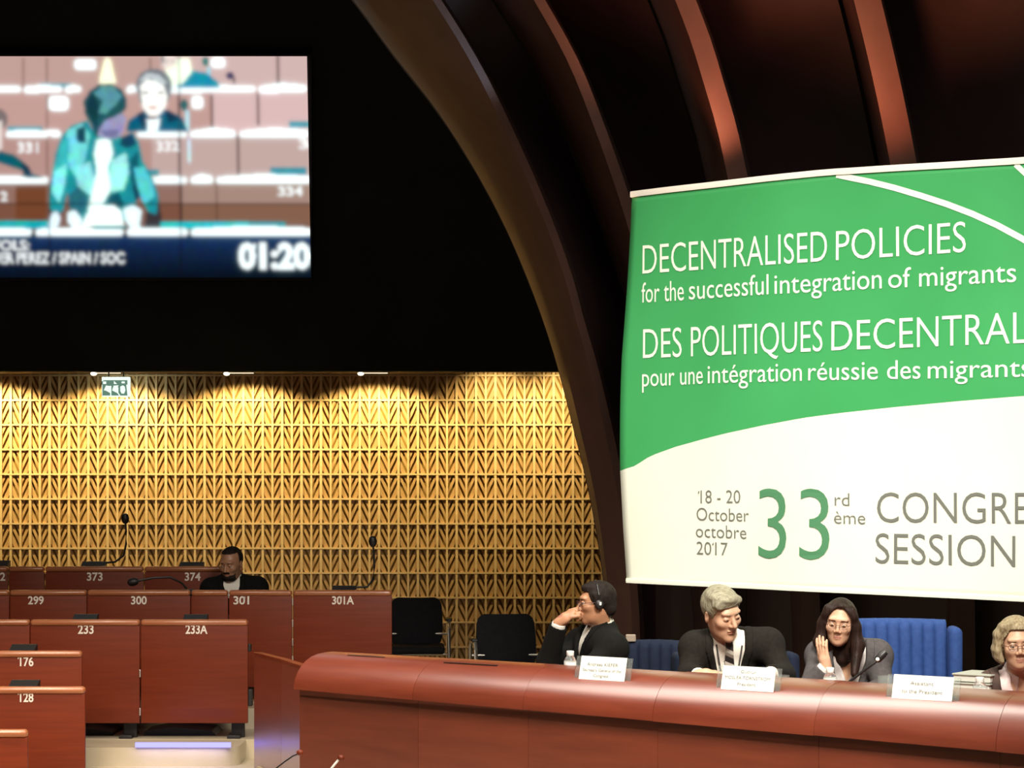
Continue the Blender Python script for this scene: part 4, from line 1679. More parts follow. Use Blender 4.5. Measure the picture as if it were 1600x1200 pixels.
def make_person(label, root, yaw, head, hyaw, hpitch, hroll, hs, neck, shL, shR, elL, elR, wrL, wrR, handL, handR, mats,
                skin_h=0.0048, cloth_h=0.0065, female=False, vw=0.075, vdepth=0.27, thick=1.0, coll=True, tie=None, hair=None, blouse_v=True,
                glasses=None, chest_scale=1.0, closed=False):
    """all joints as world points; root: point on the floor under the pelvis"""
    r = empty('person', root, yaw)
    tag(r, label, 'person')
    inv = mat_of(r).inverted()

    def Lc(p):
        return np.array(inv @ Vector(p))
    head, neck, shL, shR, elL, elR, wrL, wrR = [Lc(p) for p in (head, neck, shL, shR, elL, elR, wrL, wrR)]
    seat = 0.45
    pel = np.array([0.0, 0.02, seat + 0.10])
    Rh = head_frame(hyaw, hpitch, hroll)
    upv = n3(neck - pel)
    xs_ = n3(shL - shR)
    fr = n3(np.cross(upv, -xs_)) * -1       # towards the chest's front
    fr = n3(np.cross(xs_, upv)) * -1
    if fr[1] > 0:
        fr = -fr
    xs_ = n3(np.cross(upv, fr))
    if np.dot(xs_, shL - shR) < 0:
        xs_ = -xs_
    RT = np.stack([xs_, -fr, upv], 1)
    chest = neck - upv * 0.17 - fr * -0.005
    belly = pel * 0.55 + chest * 0.45
    cs = chest_scale
    torso = [(Ep(pel, (0.165, 0.125, 0.12)), 0.05), (Ep(belly, (0.15 * cs, 0.118 * cs, 0.17), RT), 0.06), (Ep(chest, (0.160 * cs, 0.112 * cs, 0.165), RT), 0.06),
             (Cp(shR, shL, 0.062 * cs, 0.062 * cs), 0.05), (Cp(neck - upv * 0.01, shL, 0.052, 0.050), 0.05), (Cp(neck - upv * 0.01, shR, 0.052, 0.050), 0.05)]
    if female:
        for sd in (1, -1):
            torso.append((Ep(chest + xs_ * sd * 0.072 + fr * 0.085 - upv * 0.03, (0.062, 0.05, 0.06), RT), 0.05))
    armL = [(Cp(shL, elL, 0.050 * thick, 0.041 * thick), 0.03), (Cp(elL, wrL, 0.042 * thick, 0.029), 0.02)]
    armR = [(Cp(shR, elR, 0.050 * thick, 0.041 * thick), 0.03), (Cp(elR, wrR, 0.042 * thick, 0.029), 0.02)]
    legs = []
    feet = []
    for sd in (1, -1):
        hip = pel + np.array([sd * 0.09, -0.02, -0.02])
        kn = np.array([sd * 0.12, -0.40, seat + 0.05])
        an = np.array([sd * 0.12, -0.36, 0.09])
        legs += [(Cp(hip, kn, 0.082, 0.058), 0.04), (Cp(kn, an, 0.056, 0.038), 0.03)]
        feet.append((Cp(an + np.array([0, 0.03, -0.045]), an + np.array([0, -0.15, -0.055]), 0.040, 0.032), 0.03))
    hp, W = head_prims(head, Rh, hs, female, closed=closed)
    nb = neck + upv * 0.0
    necks = [(Cp(W(0, 0.022, -0.055), nb - upv * 0.04, 0.052 * hs * (0.88 if female else 1), 0.058 * (0.86 if female else 1)), 0.02)]
    hands = []
    Rw = np.array(Matrix.Rotation(-yaw, 3, 'Z'))
    for hd, wr in ((handL, wrL), (handR, wrR)):
        hands += hand_prims(wr, **dict(hd, fdir=Rw @ np.array(hd['fdir'], float), pnorm=Rw @ np.array(hd['pnorm'], float)))
    pts = np.stack([head + 0.16, head - 0.16, neck, shL, shR, elL, elR, wrL, wrR, pel, np.array([0.2, -0.58, 0.0]), np.array([-0.2, 0.2, 0.0])])
    lo, hi = pts.min(0) - 0.14, pts.max(0) + 0.14
    lo[2] = -0.03
    # ---- body
    fl = Fld(lo, hi, skin_h)
    for p, k in torso:
        fl.add(p, k, -0.016)
    for p, k in legs + feet:
        fl.add(p, k, -0.014)
    for p, k in armL + armR:
        fl.add(p, k, -0.012)
    for p, k in necks:
        fl.add(p, k)
    hf = Fld(head - 0.17 * hs, head + 0.17 * hs, skin_h)
    for p, k, sb in hp:
        (fl if True else hf).add(p, k, 0.0, sb)
    for p, k in hands:
        fl.add(p, k)
    body = fl.mesh('body', [mats['skin'], mats['lips']], r, lambda cen: lips_mask(cen, head, Rh, hs, 0.021 if female else 0.024))
    # ---- eyes and brows
    for sd in (1, -1):
        b = MB()
        Rm = Matrix(Rh.tolist())
        b.ball(Vector(W(sd * 0.031, -0.0765, 0.003)), 0.0118 * hs, 14, 10, 0, Rm)
        b.ball(Vector(W(sd * 0.031, -0.0835, 0.001)), (0.0058 * hs, 0.0058 * hs, 0.0058 * hs), 10, 8, 1, Rm)
        b.build('eye', [M['eye_white'], M['eye_dark']], r, smooth=True, world=False)
        b = MB()
        b.tube([Vector(W(sd * (0.014 + 0.034 * t), -0.0905 + 0.020 * t * t, 0.0255 + 0.003 * math.sin(math.pi * t) - 0.005 * t)) for t in (0, 0.25, 0.5, 0.75, 1.0)], [0.002 * hs, 0.0032 * hs, 0.0034 * hs, 0.003 * hs, 0.0015 * hs], 6)
        b.build('eyebrow', mats['brow'], r, smooth=True, world=False)
        if closed:
            b = MB()
            b.tube([Vector(W(sd * (0.017 + 0.028 * t), -0.0885 + 0.007 * (2 * t - 1) ** 2 + 0.004 * t, -0.0005 - 0.003 * math.sin(math.pi * t))) for t in np.linspace(0, 1, 7)], 0.0017 * hs, 6)
            b.build('eyelashes', M['hair_dark'], r, smooth=True, world=False)
    # ---- clothes
    def vcut(width, depth, back=0.0):
        def fn(X, Y, Z):
            x, y, z = X - neck[0], Y - neck[1], Z - neck[2]
            a = RT[0, 0] * x + RT[1, 0] * y + RT[2, 0] * z
            f = -(RT[0, 1] * x + RT[1, 1] * y + RT[2, 1] * z)
            u_ = RT[0, 2] * x + RT[1, 2] * y + RT[2, 2] * z
            half = width * np.clip((u_ + depth) / depth, -5, 1.0)
            return np.maximum(np.maximum(np.abs(a) - half, -f + back), -u_ - depth)
        return fn

    def neckhole(rad):
        pr = Cp(nb - upv * 0.015 + fr * 0.01, W(0, 0.0, -0.02), rad, rad)
        return pr
    if mats.get('shirt'):
        sf = Fld(lo, hi, cloth_h)
        for p, k in torso:
            sf.add(p, k, 0.000)
        sf.add(Cp(nb - upv * 0.03, nb + upv * 0.018 * (1 if coll else 0.2), 0.066, 0.060), 0.015)
        sf.add(neckhole(0.050), 0.004, 0.0, True)
        if female and blouse_v:
            sf.cut(vcut(0.05, 0.11), neck - 0.3, neck + 0.15)
        for p, k in armL + armR:
            sf.add(p, k, -0.003)
        for wr, el in ((wrL, elL), (wrR, elR)):
            dd = n3(wr - el)
            sf.add(Cp(wr - dd * 0.05, wr - dd * 0.008, 0.036, 0.035), 0.008)
            sf.add(Ep(wr + dd * 0.04, (0.05, 0.05, 0.05)), 0.002, 0.0, True)
        shirt = sf.mesh('shirt', mats['shirt'], r)
    if coll and mats.get('collar'):
        b = MB()
        n = 28
        lines = [[], [], [], []]
        for i in range(n + 1):
            a = -math.pi * 0.92 + 2 * math.pi * 0.92 * i / n
            ca, sa = math.sin(a), math.cos(a)
            fr_w = max(0.0, -sa)                      # 1 at the front
            base = nb + upv * (0.004 - 0.012 * max(0, -sa)) + xs_ * ca * 0.066 + (-fr) * sa * 0.064
            topp = nb + upv * (0.040 - 0.012 * max(0, -sa)) + xs_ * ca * 0.058 + (-fr) * sa * 0.058
            edge = (abs(i - n / 2) / (n / 2)) ** 3
            drop = base + upv * (-0.012 - 0.045 * edge) + (xs_ * ca + (-fr) * sa) * 0.014 + fr * 0.02 * edge
            lines[0].append(base)
            lines[1].append(topp)
            lines[2].append(topp + (xs_ * ca + (-fr) * sa) * 0.005)
            lines[3].append(drop)
        b.loft([[Vector(p) for p in l] for l in lines], closed=False)
        cobj = b.build('collar', mats['collar'], shirt, smooth=True, world=False, fix=False)
        md = cobj.modifiers.new('thickness', 'SOLIDIFY')
        md.thickness = 0.002
    if mats.get('jacket'):
        jf = Fld(lo, hi, cloth_h)
        for p, k in torso:
            jf.add(p, k, 0.014)
        # lapels: a slightly thicker band along the opening
        lf = Fld(neck - 0.34, neck + 0.2, cloth_h)
        for p, k in torso:
            lf.add(p, k, 0.021)
        jf.cut(vcut(vw, vdepth), neck - 0.4, neck + 0.2)
        jf.add(neckhole(0.070), 0.006, 0.0, True)
        for p, k in armL + armR:
            jf.add(p, k, 0.014)
        for wr, el in ((wrL, elL), (wrR, elR)):
            dd = n3(wr - el)
            jf.add(Ep(wr + dd * 0.022, (0.055, 0.055, 0.055)), 0.002, 0.0, True)
        jacket = jf.mesh('jacket', mats['jacket'], r)
        inner, outer = vcut(vw, vdepth), vcut(vw + 0.038, vdepth + 0.03)
        sl, g = lf.blk(neck - 0.5, neck + 0.5)
        lf.a[sl] = np.maximum(np.maximum(lf.a[sl], -inner(*g)), outer(*g))
        lf.add(neckhole(0.070), 0.004, 0.0, True)
        if (lf.a < 0).sum() > 50:
            lf.mesh('lapel', mats.get('lapel', mats['jacket']), jacket)
    tf = Fld([-0.32, -0.62, -0.02], [0.32, 0.22, seat + 0.3], 0.011)
    tf.add(torso[0][0], 0.05, 0.016)
    for p, k in legs:
        tf.add(p, k, 0.012)
    tf.mesh('trousers', mats['trousers'], r)
    ff = Fld([-0.25, -0.65, -0.04], [0.25, -0.2, 0.16], 0.009)
    for p, k in feet:
        ff.add(p, k, 0.008)
    ff.mesh('shoes', M['black_plastic'], r)
    def front(p_):
        for ft in np.arange(0.26, 0.03, -0.003):
            ii = np.round((p_ + fr * ft - sf.o) / sf.h).astype(int)
            if (ii >= 0).all() and (ii < np.array(sf.n)).all() and sf.a[tuple(ii)] < 0.004:
                return p_ + fr * (ft + 0.002)
        return p_ + fr * 0.1
    if tie:
        b = MB()
        cols = []
        n = 22
        for i in range(n + 1):
            t = i / n
            w_ = 0.018 if t < 0.06 else (0.015 + 0.028 * t)
            q_ = neck + upv * (0.034 - 0.36 * t) + xs_ * (0.012 * t)
            # ride on the chest surface
            lo_, hi_ = 0.02, 0.25
            f_ = 0.075
            for ft in np.arange(0.26, 0.03, -0.003):
                ii = np.round((q_ + fr * ft - sf.o) / sf.h).astype(int)
                if (ii >= 0).all() and (ii < np.array(sf.n)).all() and sf.a[tuple(ii)] < 0.006:
                    f_ = ft + 0.004
                    break
            cols.append((q_ + fr * f_, w_))
        for i in range(n):
            (a, wa), (e_, we) = cols[i], cols[i + 1]
            sl_ = 0.010
            b.add([Vector(a - xs_ * wa + upv * sl_), Vector(a + xs_ * wa - upv * sl_), Vector(e_ + xs_ * we - upv * sl_), Vector(e_ - xs_ * we + upv * sl_)], [(0, 1, 2, 3)], (i // 2) % 2)
        kn = cols[0][0] + fr * 0.004
        b.ball(Vector(kn - upv * 0.004), (0.017, 0.009, 0.018), 10, 8, 0, Matrix(RT.tolist()))
        to = b.build('necktie', [M['tie_dark'], M['tie_light']], r, world=False, fix=False)
        md = to.modifiers.new('thickness', 'SOLIDIFY')
        md.thickness = 0.004
    if glasses:
        b = MB()
        gm = M['glasses_frame']
        for sd in (1, -1):
            b.tube([Vector(W(sd * 0.032 + 0.022 * math.cos(a), -0.104 + 0.006 * abs(math.cos(a)), 0.000 + 0.015 * math.sin(a))) for a in np.linspace(0, 2 * math.pi, 17)], glasses * hs, 6)
            b.tube([Vector(W(sd * 0.054, -0.100, 0.004)), Vector(W(sd * 0.074, -0.06, 0.006)), Vector(W(sd * 0.083, 0.0, 0.006))], glasses * hs, 6)
        b.tube([Vector(W(-0.010, -0.106, 0.004)), Vector(W(0, -0.110, 0.007)), Vector(W(0.010, -0.106, 0.004))], glasses * hs, 6)
        b.build('eyeglasses', gm, r, smooth=True, world=False)
    if hair:
        hfld = Fld(head - 0.36 * hs, head + 0.24 * hs, 0.0052)
        hair(hfld, W, Rh, hs, dict(neck=neck, shL=shL, shR=shR, upv=upv, fr=fr, xs=xs_))
        hfld.mesh('hair', mats['hair'], r)
    return r, dict(W=W, Rh=Rh, neck=neck, RT=RT, fr=fr, upv=upv, xs=xs_, inv=inv, head=head, front=front)


M['skin_fair'] = mottled('skin_fair', (0.52, 0.30, 0.19), (0.59, 0.355, 0.235), (14, 14, 14), 0.48)
M['skin_tan'] = mottled('skin_tan', (0.36, 0.17, 0.09), (0.44, 0.22, 0.12), (14, 14, 14), 0.48)
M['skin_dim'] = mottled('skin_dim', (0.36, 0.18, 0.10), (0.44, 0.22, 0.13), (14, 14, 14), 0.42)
M['lips'] = prin('lips', (0.45, 0.215, 0.155), 0.45)
M['lips_soft'] = prin('lips_soft', (0.34, 0.14, 0.09), 0.45)
M['eye_white'] = prin('eye_white', (0.38, 0.34, 0.30), 0.25)
M['eye_dark'] = prin('eye_dark', (0.02, 0.012, 0.008), 0.15)
M['suit_black'] = mottled('suit_black', (0.005, 0.005, 0.0045), (0.008, 0.0075, 0.007), (60, 60, 60), 0.9, spec=0.12)
M['suit_charcoal'] = mottled('suit_charcoal', (0.011, 0.0095, 0.008), (0.017, 0.015, 0.012), (60, 60, 60), 0.9, spec=0.12)
M['suit_grey'] = mottled('suit_grey', (0.062, 0.056, 0.058), (0.085, 0.077, 0.078), (60, 60, 60), 0.9, spec=0.15)
M['shirt_white'] = mottled('shirt_white', (0.74, 0.70, 0.62), (0.80, 0.77, 0.70), (10, 10, 10), 0.7)
M['blouse_pale'] = mottled('blouse_pale', (0.50, 0.46, 0.44), (0.66, 0.62, 0.60), (25, 25, 25), 0.7)
M['blouse_pink'] = mottled('blouse_pink', (0.55, 0.40, 0.40), (0.78, 0.68, 0.66), (30, 30, 30), 0.7)
M['waistcoat_dark'] = mottled('waistcoat_dark', (0.04, 0.02, 0.015), (0.06, 0.03, 0.02), (30, 30, 30), 0.8)
M['hair_grey'] = mottled('hair_grey', (0.17, 0.155, 0.105), (0.34, 0.32, 0.23), (45, 110, 40), 0.6, bump=0.8, spec=0.2)
M['hair_dark'] = mottled('hair_dark', (0.010, 0.005, 0.004), (0.026, 0.012, 0.008), (70, 70, 9), 0.5, bump=0.5, spec=0.2)
M['hair_black'] = mottled('hair_black', (0.010, 0.007, 0.006), (0.020, 0.013, 0.010), (60, 60, 30), 0.7, bump=0.6, spec=0.15)
M['hair_blond'] = mottled('hair_blond', (0.16, 0.12, 0.065), (0.38, 0.31, 0.19), (110, 110, 22), 0.55, bump=0.7, spec=0.25)
M['tie_dark'] = prin('tie_dark', (0.018, 0.014, 0.014), 0.6)
M['tie_light'] = prin('tie_light', (0.32, 0.28, 0.24), 0.6)
M['glasses_frame'] = prin('glasses_frame', (0.05, 0.018, 0.015), 0.3)


def skull(fl, W, Rh, s, infl=0.010, back=0.0, k=0.01):
    fl.add(Ep(W(0, 0.020 + back * 0.5, 0.037), (0.076 * s + infl, 0.096 * s + infl + back * 0.5, 0.084 * s + infl), Rh), k)


def face_cut(fl, W, Rh, s, zline, slope=0.0, yfront=-0.045, side=0.05, yside=-0.01):
    """clear the hair from the face: everything in front of yfront and below zline, and in front of the ears lower down"""
    c = W(0, 0, 0)

    def fn(X, Y, Z):
        x, y, z = X - c[0], Y - c[1], Z - c[2]
        a = (Rh[0, 0] * x + Rh[1, 0] * y + Rh[2, 0] * z) / s
        f = (Rh[0, 1] * x + Rh[1, 1] * y + Rh[2, 1] * z) / s
        u_ = (Rh[0, 2] * x + Rh[1, 2] * y + Rh[2, 2] * z) / s
        zl = zline + slope * a - 2.2 * np.maximum(np.abs(a) - side, 0)
        return np.maximum(u_ - zl, f - yfront - (yside - yfront) * np.clip((zl - u_) / 0.06, 0, 1)) * s
    fl.cut(fn, W(0, 0, 0) - 0.3 * s, W(0, 0, 0) + 0.3 * s)


def low_cut(fl, W, Rh, s, z_front, z_back):
    """trim short hair under a line from the temple to the nape"""
    c = W(0, 0, 0)

    def fn(X, Y, Z):
        x, y, z = X - c[0], Y - c[1], Z - c[2]
        f = (Rh[0, 1] * x + Rh[1, 1] * y + Rh[2, 1] * z) / s
        u_ = (Rh[0, 2] * x + Rh[1, 2] * y + Rh[2, 2] * z) / s
        t = np.clip((f + 0.05) / 0.14, 0, 1)
        return (u_ - (z_front + (z_back - z_front) * t)) * s
    fl.cut(fn, W(0, 0, 0) - 0.3 * s, W(0, 0, 0) + 0.3 * s)


def hair_president(fl, W, Rh, s, j):
    skull(fl, W, Rh, s, 0.009)
    fl.add(Ep(W(-0.012, -0.010, 0.094), (0.066 * s, 0.084 * s, 0.030 * s), Rh), 0.02)
    fl.add(Cp(W(0.045, -0.062, 0.082), W(-0.058, -0.058, 0.068), 0.019 * s, 0.021 * s), 0.015)
    fl.add(Cp(W(-0.064, -0.035, 0.07), W(-0.077, -0.010, 0.02), 0.017 * s, 0.008 * s), 0.015)
    fl.add(Cp(W(0.064, -0.035, 0.07), W(0.077, -0.010, 0.02), 0.012 * s, 0.008 * s), 0.015)
    for sd in (1, -1):
        fl.add(Ep(W(sd * 0.087, 0.006, -0.014), (0.020 * s, 0.022 * s, 0.034 * s), Rh), 0.004, 0.0, True)
    face_cut(fl, W, Rh, s, 0.060, 0.10, -0.040, 0.052, -0.012)
    low_cut(fl, W, Rh, s, -0.012, -0.062)


def hair_long(fl, W, Rh, s, j):
    skull(fl, W, Rh, s, 0.004, 0.006)
    fl.add(Ep(W(0, 0.035, 0.015), (0.080 * s, 0.086 * s, 0.09 * s), Rh), 0.02)
    dn = -np.array([0, 0, 1.0])
    for sd, dx, ln in ((1, 0.004, 0.215), (-1, 0.0, 0.13)):
        p0 = W(sd * 0.060, -0.030, 0.075)
        p1 = W(sd * (0.084), -0.022, -0.01)
        p2 = p1 + dn * 0.10 * s + j['xs'] * sd * 0.012 - j['fr'] * 0.004
        p3 = p2 + dn * ln * s * 0.55 - j['xs'] * sd * 0.020 + j['fr'] * 0.055
        fl.add(Cp(p0, p1, 0.026 * s, 0.028 * s), 0.02)
        fl.add(Cp(p1, p2, 0.028 * s, 0.036 * s), 0.02)
        fl.add(Cp(p2, p3, 0.036 * s, 0.020 * s), 0.02)
        q1 = W(sd * 0.070, 0.035, -0.03)
        q2 = q1 + dn * 0.13 * s
        fl.add(Cp(q1, q2, 0.046 * s, 0.050 * s), 0.02)
    fl.add(Cp(W(0, 0.07, 0.0), W(0, 0.07, 0.0) + dn * 0.20 * s, 0.05 * s, 0.055 * s), 0.02)
    fl.add(Cp(W(0.012, -0.06, 0.098), W(0.070, -0.045, 0.045), 0.010 * s, 0.018 * s), 0.022)
    fl.add(Cp(W(0.004, -0.06, 0.098), W(-0.068, -0.045, 0.045), 0.009 * s, 0.016 * s), 0.022)
    c = W(0, 0, 0)

    def fn(X, Y, Z):
        x, y, z = X - c[0], Y - c[1], Z - c[2]
        a = (Rh[0, 0] * x + Rh[1, 0] * y + Rh[2, 0] * z) / s
        f = (Rh[0, 1] * x + Rh[1, 1] * y + Rh[2, 1] * z) / s
        u_ = (Rh[0, 2] * x + Rh[1, 2] * y + Rh[2, 2] * z) / s
        half = 0.064 - 0.10 * np.maximum(u_ - 0.02, 0) - 8.5 * np.maximum(u_ - 0.02, 0) ** 2
        return np.maximum(np.maximum(np.abs(a - 0.004) - half, f + 0.030), np.maximum(u_ - 0.092, -0.118 - u_)) * s
    fl.cut(fn, c - 0.3 * s, c + 0.3 * s)
    c2 = W(0, 0, -0.10)


def hair_back(fl, W, Rh, s, j):
    skull(fl, W, Rh, s, 0.007, 0.0)
    fl.add(Ep(W(0, -0.005, 0.093), (0.058 * s, 0.078 * s, 0.026 * s), Rh), 0.02)
    fl.add(Ep(W(0, 0.075, -0.03), (0.062 * s, 0.045 * s, 0.055 * s), Rh), 0.02)
    fl.add(Cp(W(0.072, -0.018, 0.05), W(0.076, -0.012, 0.0), 0.014 * s, 0.008 * s), 0.01)
    fl.add(Cp(W(-0.072, -0.018, 0.05), W(-0.076, -0.012, 0.0), 0.014 * s, 0.008 * s), 0.01)
    for sd in (1, -1):
        fl.add(Ep(W(sd * 0.087, 0.004, -0.016), (0.020 * s, 0.020 * s, 0.028 * s), Rh), 0.004, 0.0, True)
    face_cut(fl, W, Rh, s, 0.070, 0.0, -0.050, 0.05, -0.018)
    low_cut(fl, W, Rh, s, -0.01, -0.085)


def hair_bald(fl, W, Rh, s, j):
    skull(fl, W, Rh, s, 0.006)
    c = W(0, 0, 0)

    def fn(X, Y, Z):
        x, y, z = X - c[0], Y - c[1], Z - c[2]
        a = (Rh[0, 0] * x + Rh[1, 0] * y + Rh[2, 0] * z) / s
        f = (Rh[0, 1] * x + Rh[1, 1] * y + Rh[2, 1] * z) / s
        u_ = (Rh[0, 2] * x + Rh[1, 2] * y + Rh[2, 2] * z) / s
        return np.maximum(np.abs(a) - 0.2, np.maximum(u_ - 0.088, f + 0.005 - 0.25 * np.maximum(u_ - 0.05, 0))) * s
    fl.cut(fn, c - 0.3, c + 0.3)
    low_cut(fl, W, Rh, s, -0.03, -0.07)


def fn_top(X, Y, Z, c, Rh, s):
    x, y, z = X - c[0], Y - c[1], Z - c[2]
    u_ = (Rh[0, 2] * x + Rh[1, 2] * y + Rh[2, 2] * z) / s
    return (0.074 - u_) * s


def hair_curly(fl, W, Rh, s, j):
    """chin-length wavy bob, swept off the forehead"""
    skull(fl, W, Rh, s, 0.012)
    fl.add(Ep(W(0, 0.035, 0.020), (0.090 * s, 0.088 * s, 0.098 * s), Rh), 0.02)
    fl.add(Ep(W(0, 0.065, -0.035), (0.078 * s, 0.052 * s, 0.055 * s), Rh), 0.03)
    rnd = random.Random(5)
    for sd in (1, -1):
        for y0, dy in ((-0.034, 0.0), (-0.012, 0.004), (0.015, 0.006)):
            path = [(sd * 0.030, y0 - 0.022, 0.104), (sd * 0.066, y0 - 0.012, 0.088), (sd * 0.090, y0, 0.050), (sd * 0.093, y0 + dy, 0.012),
                    (sd * 0.099, y0 + dy, -0.022), (sd * 0.093, y0 + dy + 0.004, -0.052), (sd * 0.078, y0 + dy + 0.002, -0.074)]
            rr = (0.013, 0.017, 0.018, 0.016, 0.020, 0.020, 0.014)
            for k_ in range(len(path) - 1):
                fl.add(Cp(W(*path[k_]), W(*path[k_ + 1]), rr[k_] * s, rr[k_ + 1] * s), 0.012)
        fl.add(Cp(W(sd * 0.078, -0.036, -0.074), W(sd * 0.092, -0.030, -0.060), 0.012 * s, 0.015 * s), 0.010)
    for i in range(7):
        x = -0.048 + 0.016 * i
        fl.add(Cp(W(x, -0.062 + 8 * x * x, 0.086 - 4 * x * x), W(x * 1.15, -0.010, 0.116 - 5 * x * x), 0.011 * s, 0.014 * s), 0.010)
    c = W(0, 0, 0)

    def fn(X, Y, Z):
        x, y, z = X - c[0], Y - c[1], Z - c[2]
        a = (Rh[0, 0] * x + Rh[1, 0] * y + Rh[2, 0] * z) / s
        f = (Rh[0, 1] * x + Rh[1, 1] * y + Rh[2, 1] * z) / s
        u_ = (Rh[0, 2] * x + Rh[1, 2] * y + Rh[2, 2] * z) / s
        return np.maximum(np.maximum(np.abs(a) - 0.067 + 0.6 * np.maximum(u_ - 0.03, 0), f + 0.022), u_ - 0.078) * s
    fl.cut(fn, c - 0.3, c + 0.3)


def pd(px, py, d):
    return P(px, py, d)


rad = math.radians
# ---- person with chin on fist (in profile, turned to the left)
d0 = 11.35
wr_ = pd(874, 973, d0 - 0.02)
p1, i1 = make_person(
    'dark-suited person in profile resting chin on fist, wearing glasses and an earpiece', (pd(938, 0, d0 + 0.1).x, d0 + 0.12, PZ), rad(-58),
    head=pd(931, 942, d0), hyaw=rad(-24), hpitch=rad(2), hroll=rad(0), hs=0.85,
    neck=pd(939, 982, d0 + 0.05), shL=pd(957, 1014, d0 - 0.13), shR=pd(908, 1006, d0 + 0.20),
    elL=pd(906, 1062, d0 - 0.24), elR=pd(856, 1034, d0 + 0.06), wrL=pd(872, 1050, d0 - 0.10), wrR=wr_,
    handL=dict(fdir=(-0.6, -0.8, 0.0), pnorm=(0, 0, -1), side=-1),
    handR=dict(fdir=(0.78, -0.10, 0.62), pnorm=(0.50, 0.45, -0.70), side=1, curl=(0.95, 0.95, 1.0, 1.05), thumb=0.7),
    mats=dict(skin=M['skin_tan'], lips=M['lips_soft'], brow=M['hair_black'], hair=M['hair_black'], shirt=M['shirt_white'], collar=M['shirt_white'], jacket=M['suit_black'], trousers=M['suit_black']),
    vw=0.050, vdepth=0.20, hair=hair_back, glasses=0.0022, tie=None)
b = MB()
W = i1['W']
b.tube([Vector(W(0.088, 0.004, 0.0)), Vector(W(0.090, 0.004, 0.05)), Vector(W(0.066, 0.0, 0.108)), Vector(W(0.0, -0.002, 0.130)), Vector(W(-0.066, 0.0, 0.108)), Vector(W(-0.090, 0.004, 0.05)), Vector(W(-0.088, 0.004, 0.0))], 0.004, 8)
b.build('headset_band', M['black_plastic'], p1, smooth=True, world=False)
b = MB()
b.ball(Vector(W(0.088, 0.004, -0.006)), (0.011, 0.021, 0.024), R=Matrix(i1['Rh'].tolist()))
b.build('earphone', M['black_plastic'], p1, smooth=True, world=False)
b = MB()
b.tube([Vector(W(0.101, 0.010, 0.010)), Vector(W(0.102, 0.008, -0.008))], 0.005, 8)
b.build('earphone_light', M['white_plastic'], p1, smooth=True, world=False)

# ---- grey-haired person looking down at papers
d0 = 10.80
p2, i2 = make_person(
    'grey-haired person in dark suit and striped tie looking down to the side', (pd(1140, 0, d0).x, d0 + 0.22, PZ), rad(6),
    head=pd(1128, 958, d0 - 0.05), hyaw=rad(26), hpitch=rad(17), hroll=rad(-10), hs=0.99,
    neck=pd(1137, 1001, d0 + 0.07), shL=pd(1199, 1007, d0 + 0.05), shR=pd(1087, 1012, d0 + 0.06),
    elL=pd(1224, 1056, d0 - 0.05), elR=pd(1076, 1058, d0 - 0.02), wrL=pd(1203, 1053, d0 - 0.28), wrR=pd(1092, 1055, d0 - 0.24),
    handL=dict(fdir=(-0.75, -0.6, -0.05), pnorm=(0, 0.25, -1), side=1, curl=(0.7, 0.7, 0.75, 0.8), thumb=0.6),
    handR=dict(fdir=(0.85, -0.45, 0.12), pnorm=(0, 0.25, -1), side=-1, curl=(0.75, 0.75, 0.8, 0.85), thumb=0.6),
    mats=dict(skin=M['skin_fair'], lips=M['lips_soft'], brow=M['hair_grey'], hair=M['hair_grey'], shirt=M['shirt_white'], collar=M['shirt_white'], jacket=M['suit_charcoal'], trousers=M['suit_charcoal']),
    vw=0.074, vdepth=0.36, hair=hair_president, tie=True, closed=True)
b = MB()
nk, fr_, up_, xx = i2['neck'], i2['fr'], i2['upv'], i2['xs']
for sd in (1, -1):
    b.tube([Vector(i2['front'](nk + xx * (sd * (0.060 - 0.045 * t) + 0.010 * t) + up_ * (0.02 - 0.30 * t))) for t in np.linspace(0, 1, 9)], 0.0042, 6)
b.build('lanyard', M['suit_grey'], p2, smooth=True, world=False)
b = MB()
q_ = nk + xx * 0.118 - up_ * 0.155 + fr_ * 0.13
b.prism([Vector(q_), Vector(q_ + xx * 0.035), Vector(q_ + xx * 0.018 + up_ * 0.026)], Vector(fr_ * 0.008))
b.build('pocket_square', M['suit_grey'], p2, world=False)

# ---- dark-haired person leaning the head on a hand
d0 = 10.50
p3, i3 = make_person(
    'dark long-haired person in grey blazer leaning cheek on a raised hand', (pd(1322, 0, d0).x, d0 + 0.22, PZ), rad(-2),
    head=pd(1312, 972, d0 - 0.04), hyaw=rad(-12), hpitch=rad(9), hroll=rad(5), hs=0.86,
    neck=pd(1324, 1019, d0 + 0.05), shL=pd(1369, 1025, d0 + 0.04), shR=pd(1284, 1025, d0 + 0.05),
    elL=pd(1380, 1075, d0 - 0.06), elR=pd(1267, 1073, d0 - 0.14), wrL=pd(1352, 1085, d0 - 0.24), wrR=pd(1291, 1042, d0 - 0.17),
    handL=dict(fdir=(-0.9, -0.4, 0.0), pnorm=(0, 0.2, -1), side=1),
    handR=dict(fdir=(-0.22, 0.10, 1.0), pnorm=(0.80, 0.55, 0.1), side=1, curl=(0.10, 0.10, 0.12, 0.16), thumb=0.3, s=0.85, spread=0.05),
    mats=dict(skin=M['skin_fair'], lips=M['lips'], brow=M['hair_dark'], hair=M['hair_dark'], shirt=M['blouse_pale'], jacket=M['suit_grey'], trousers=M['suit_charcoal']),
    female=True, coll=False, vw=0.075, vdepth=0.30, thick=0.88, hair=hair_long, glasses=0.0014, chest_scale=0.93, closed=True)

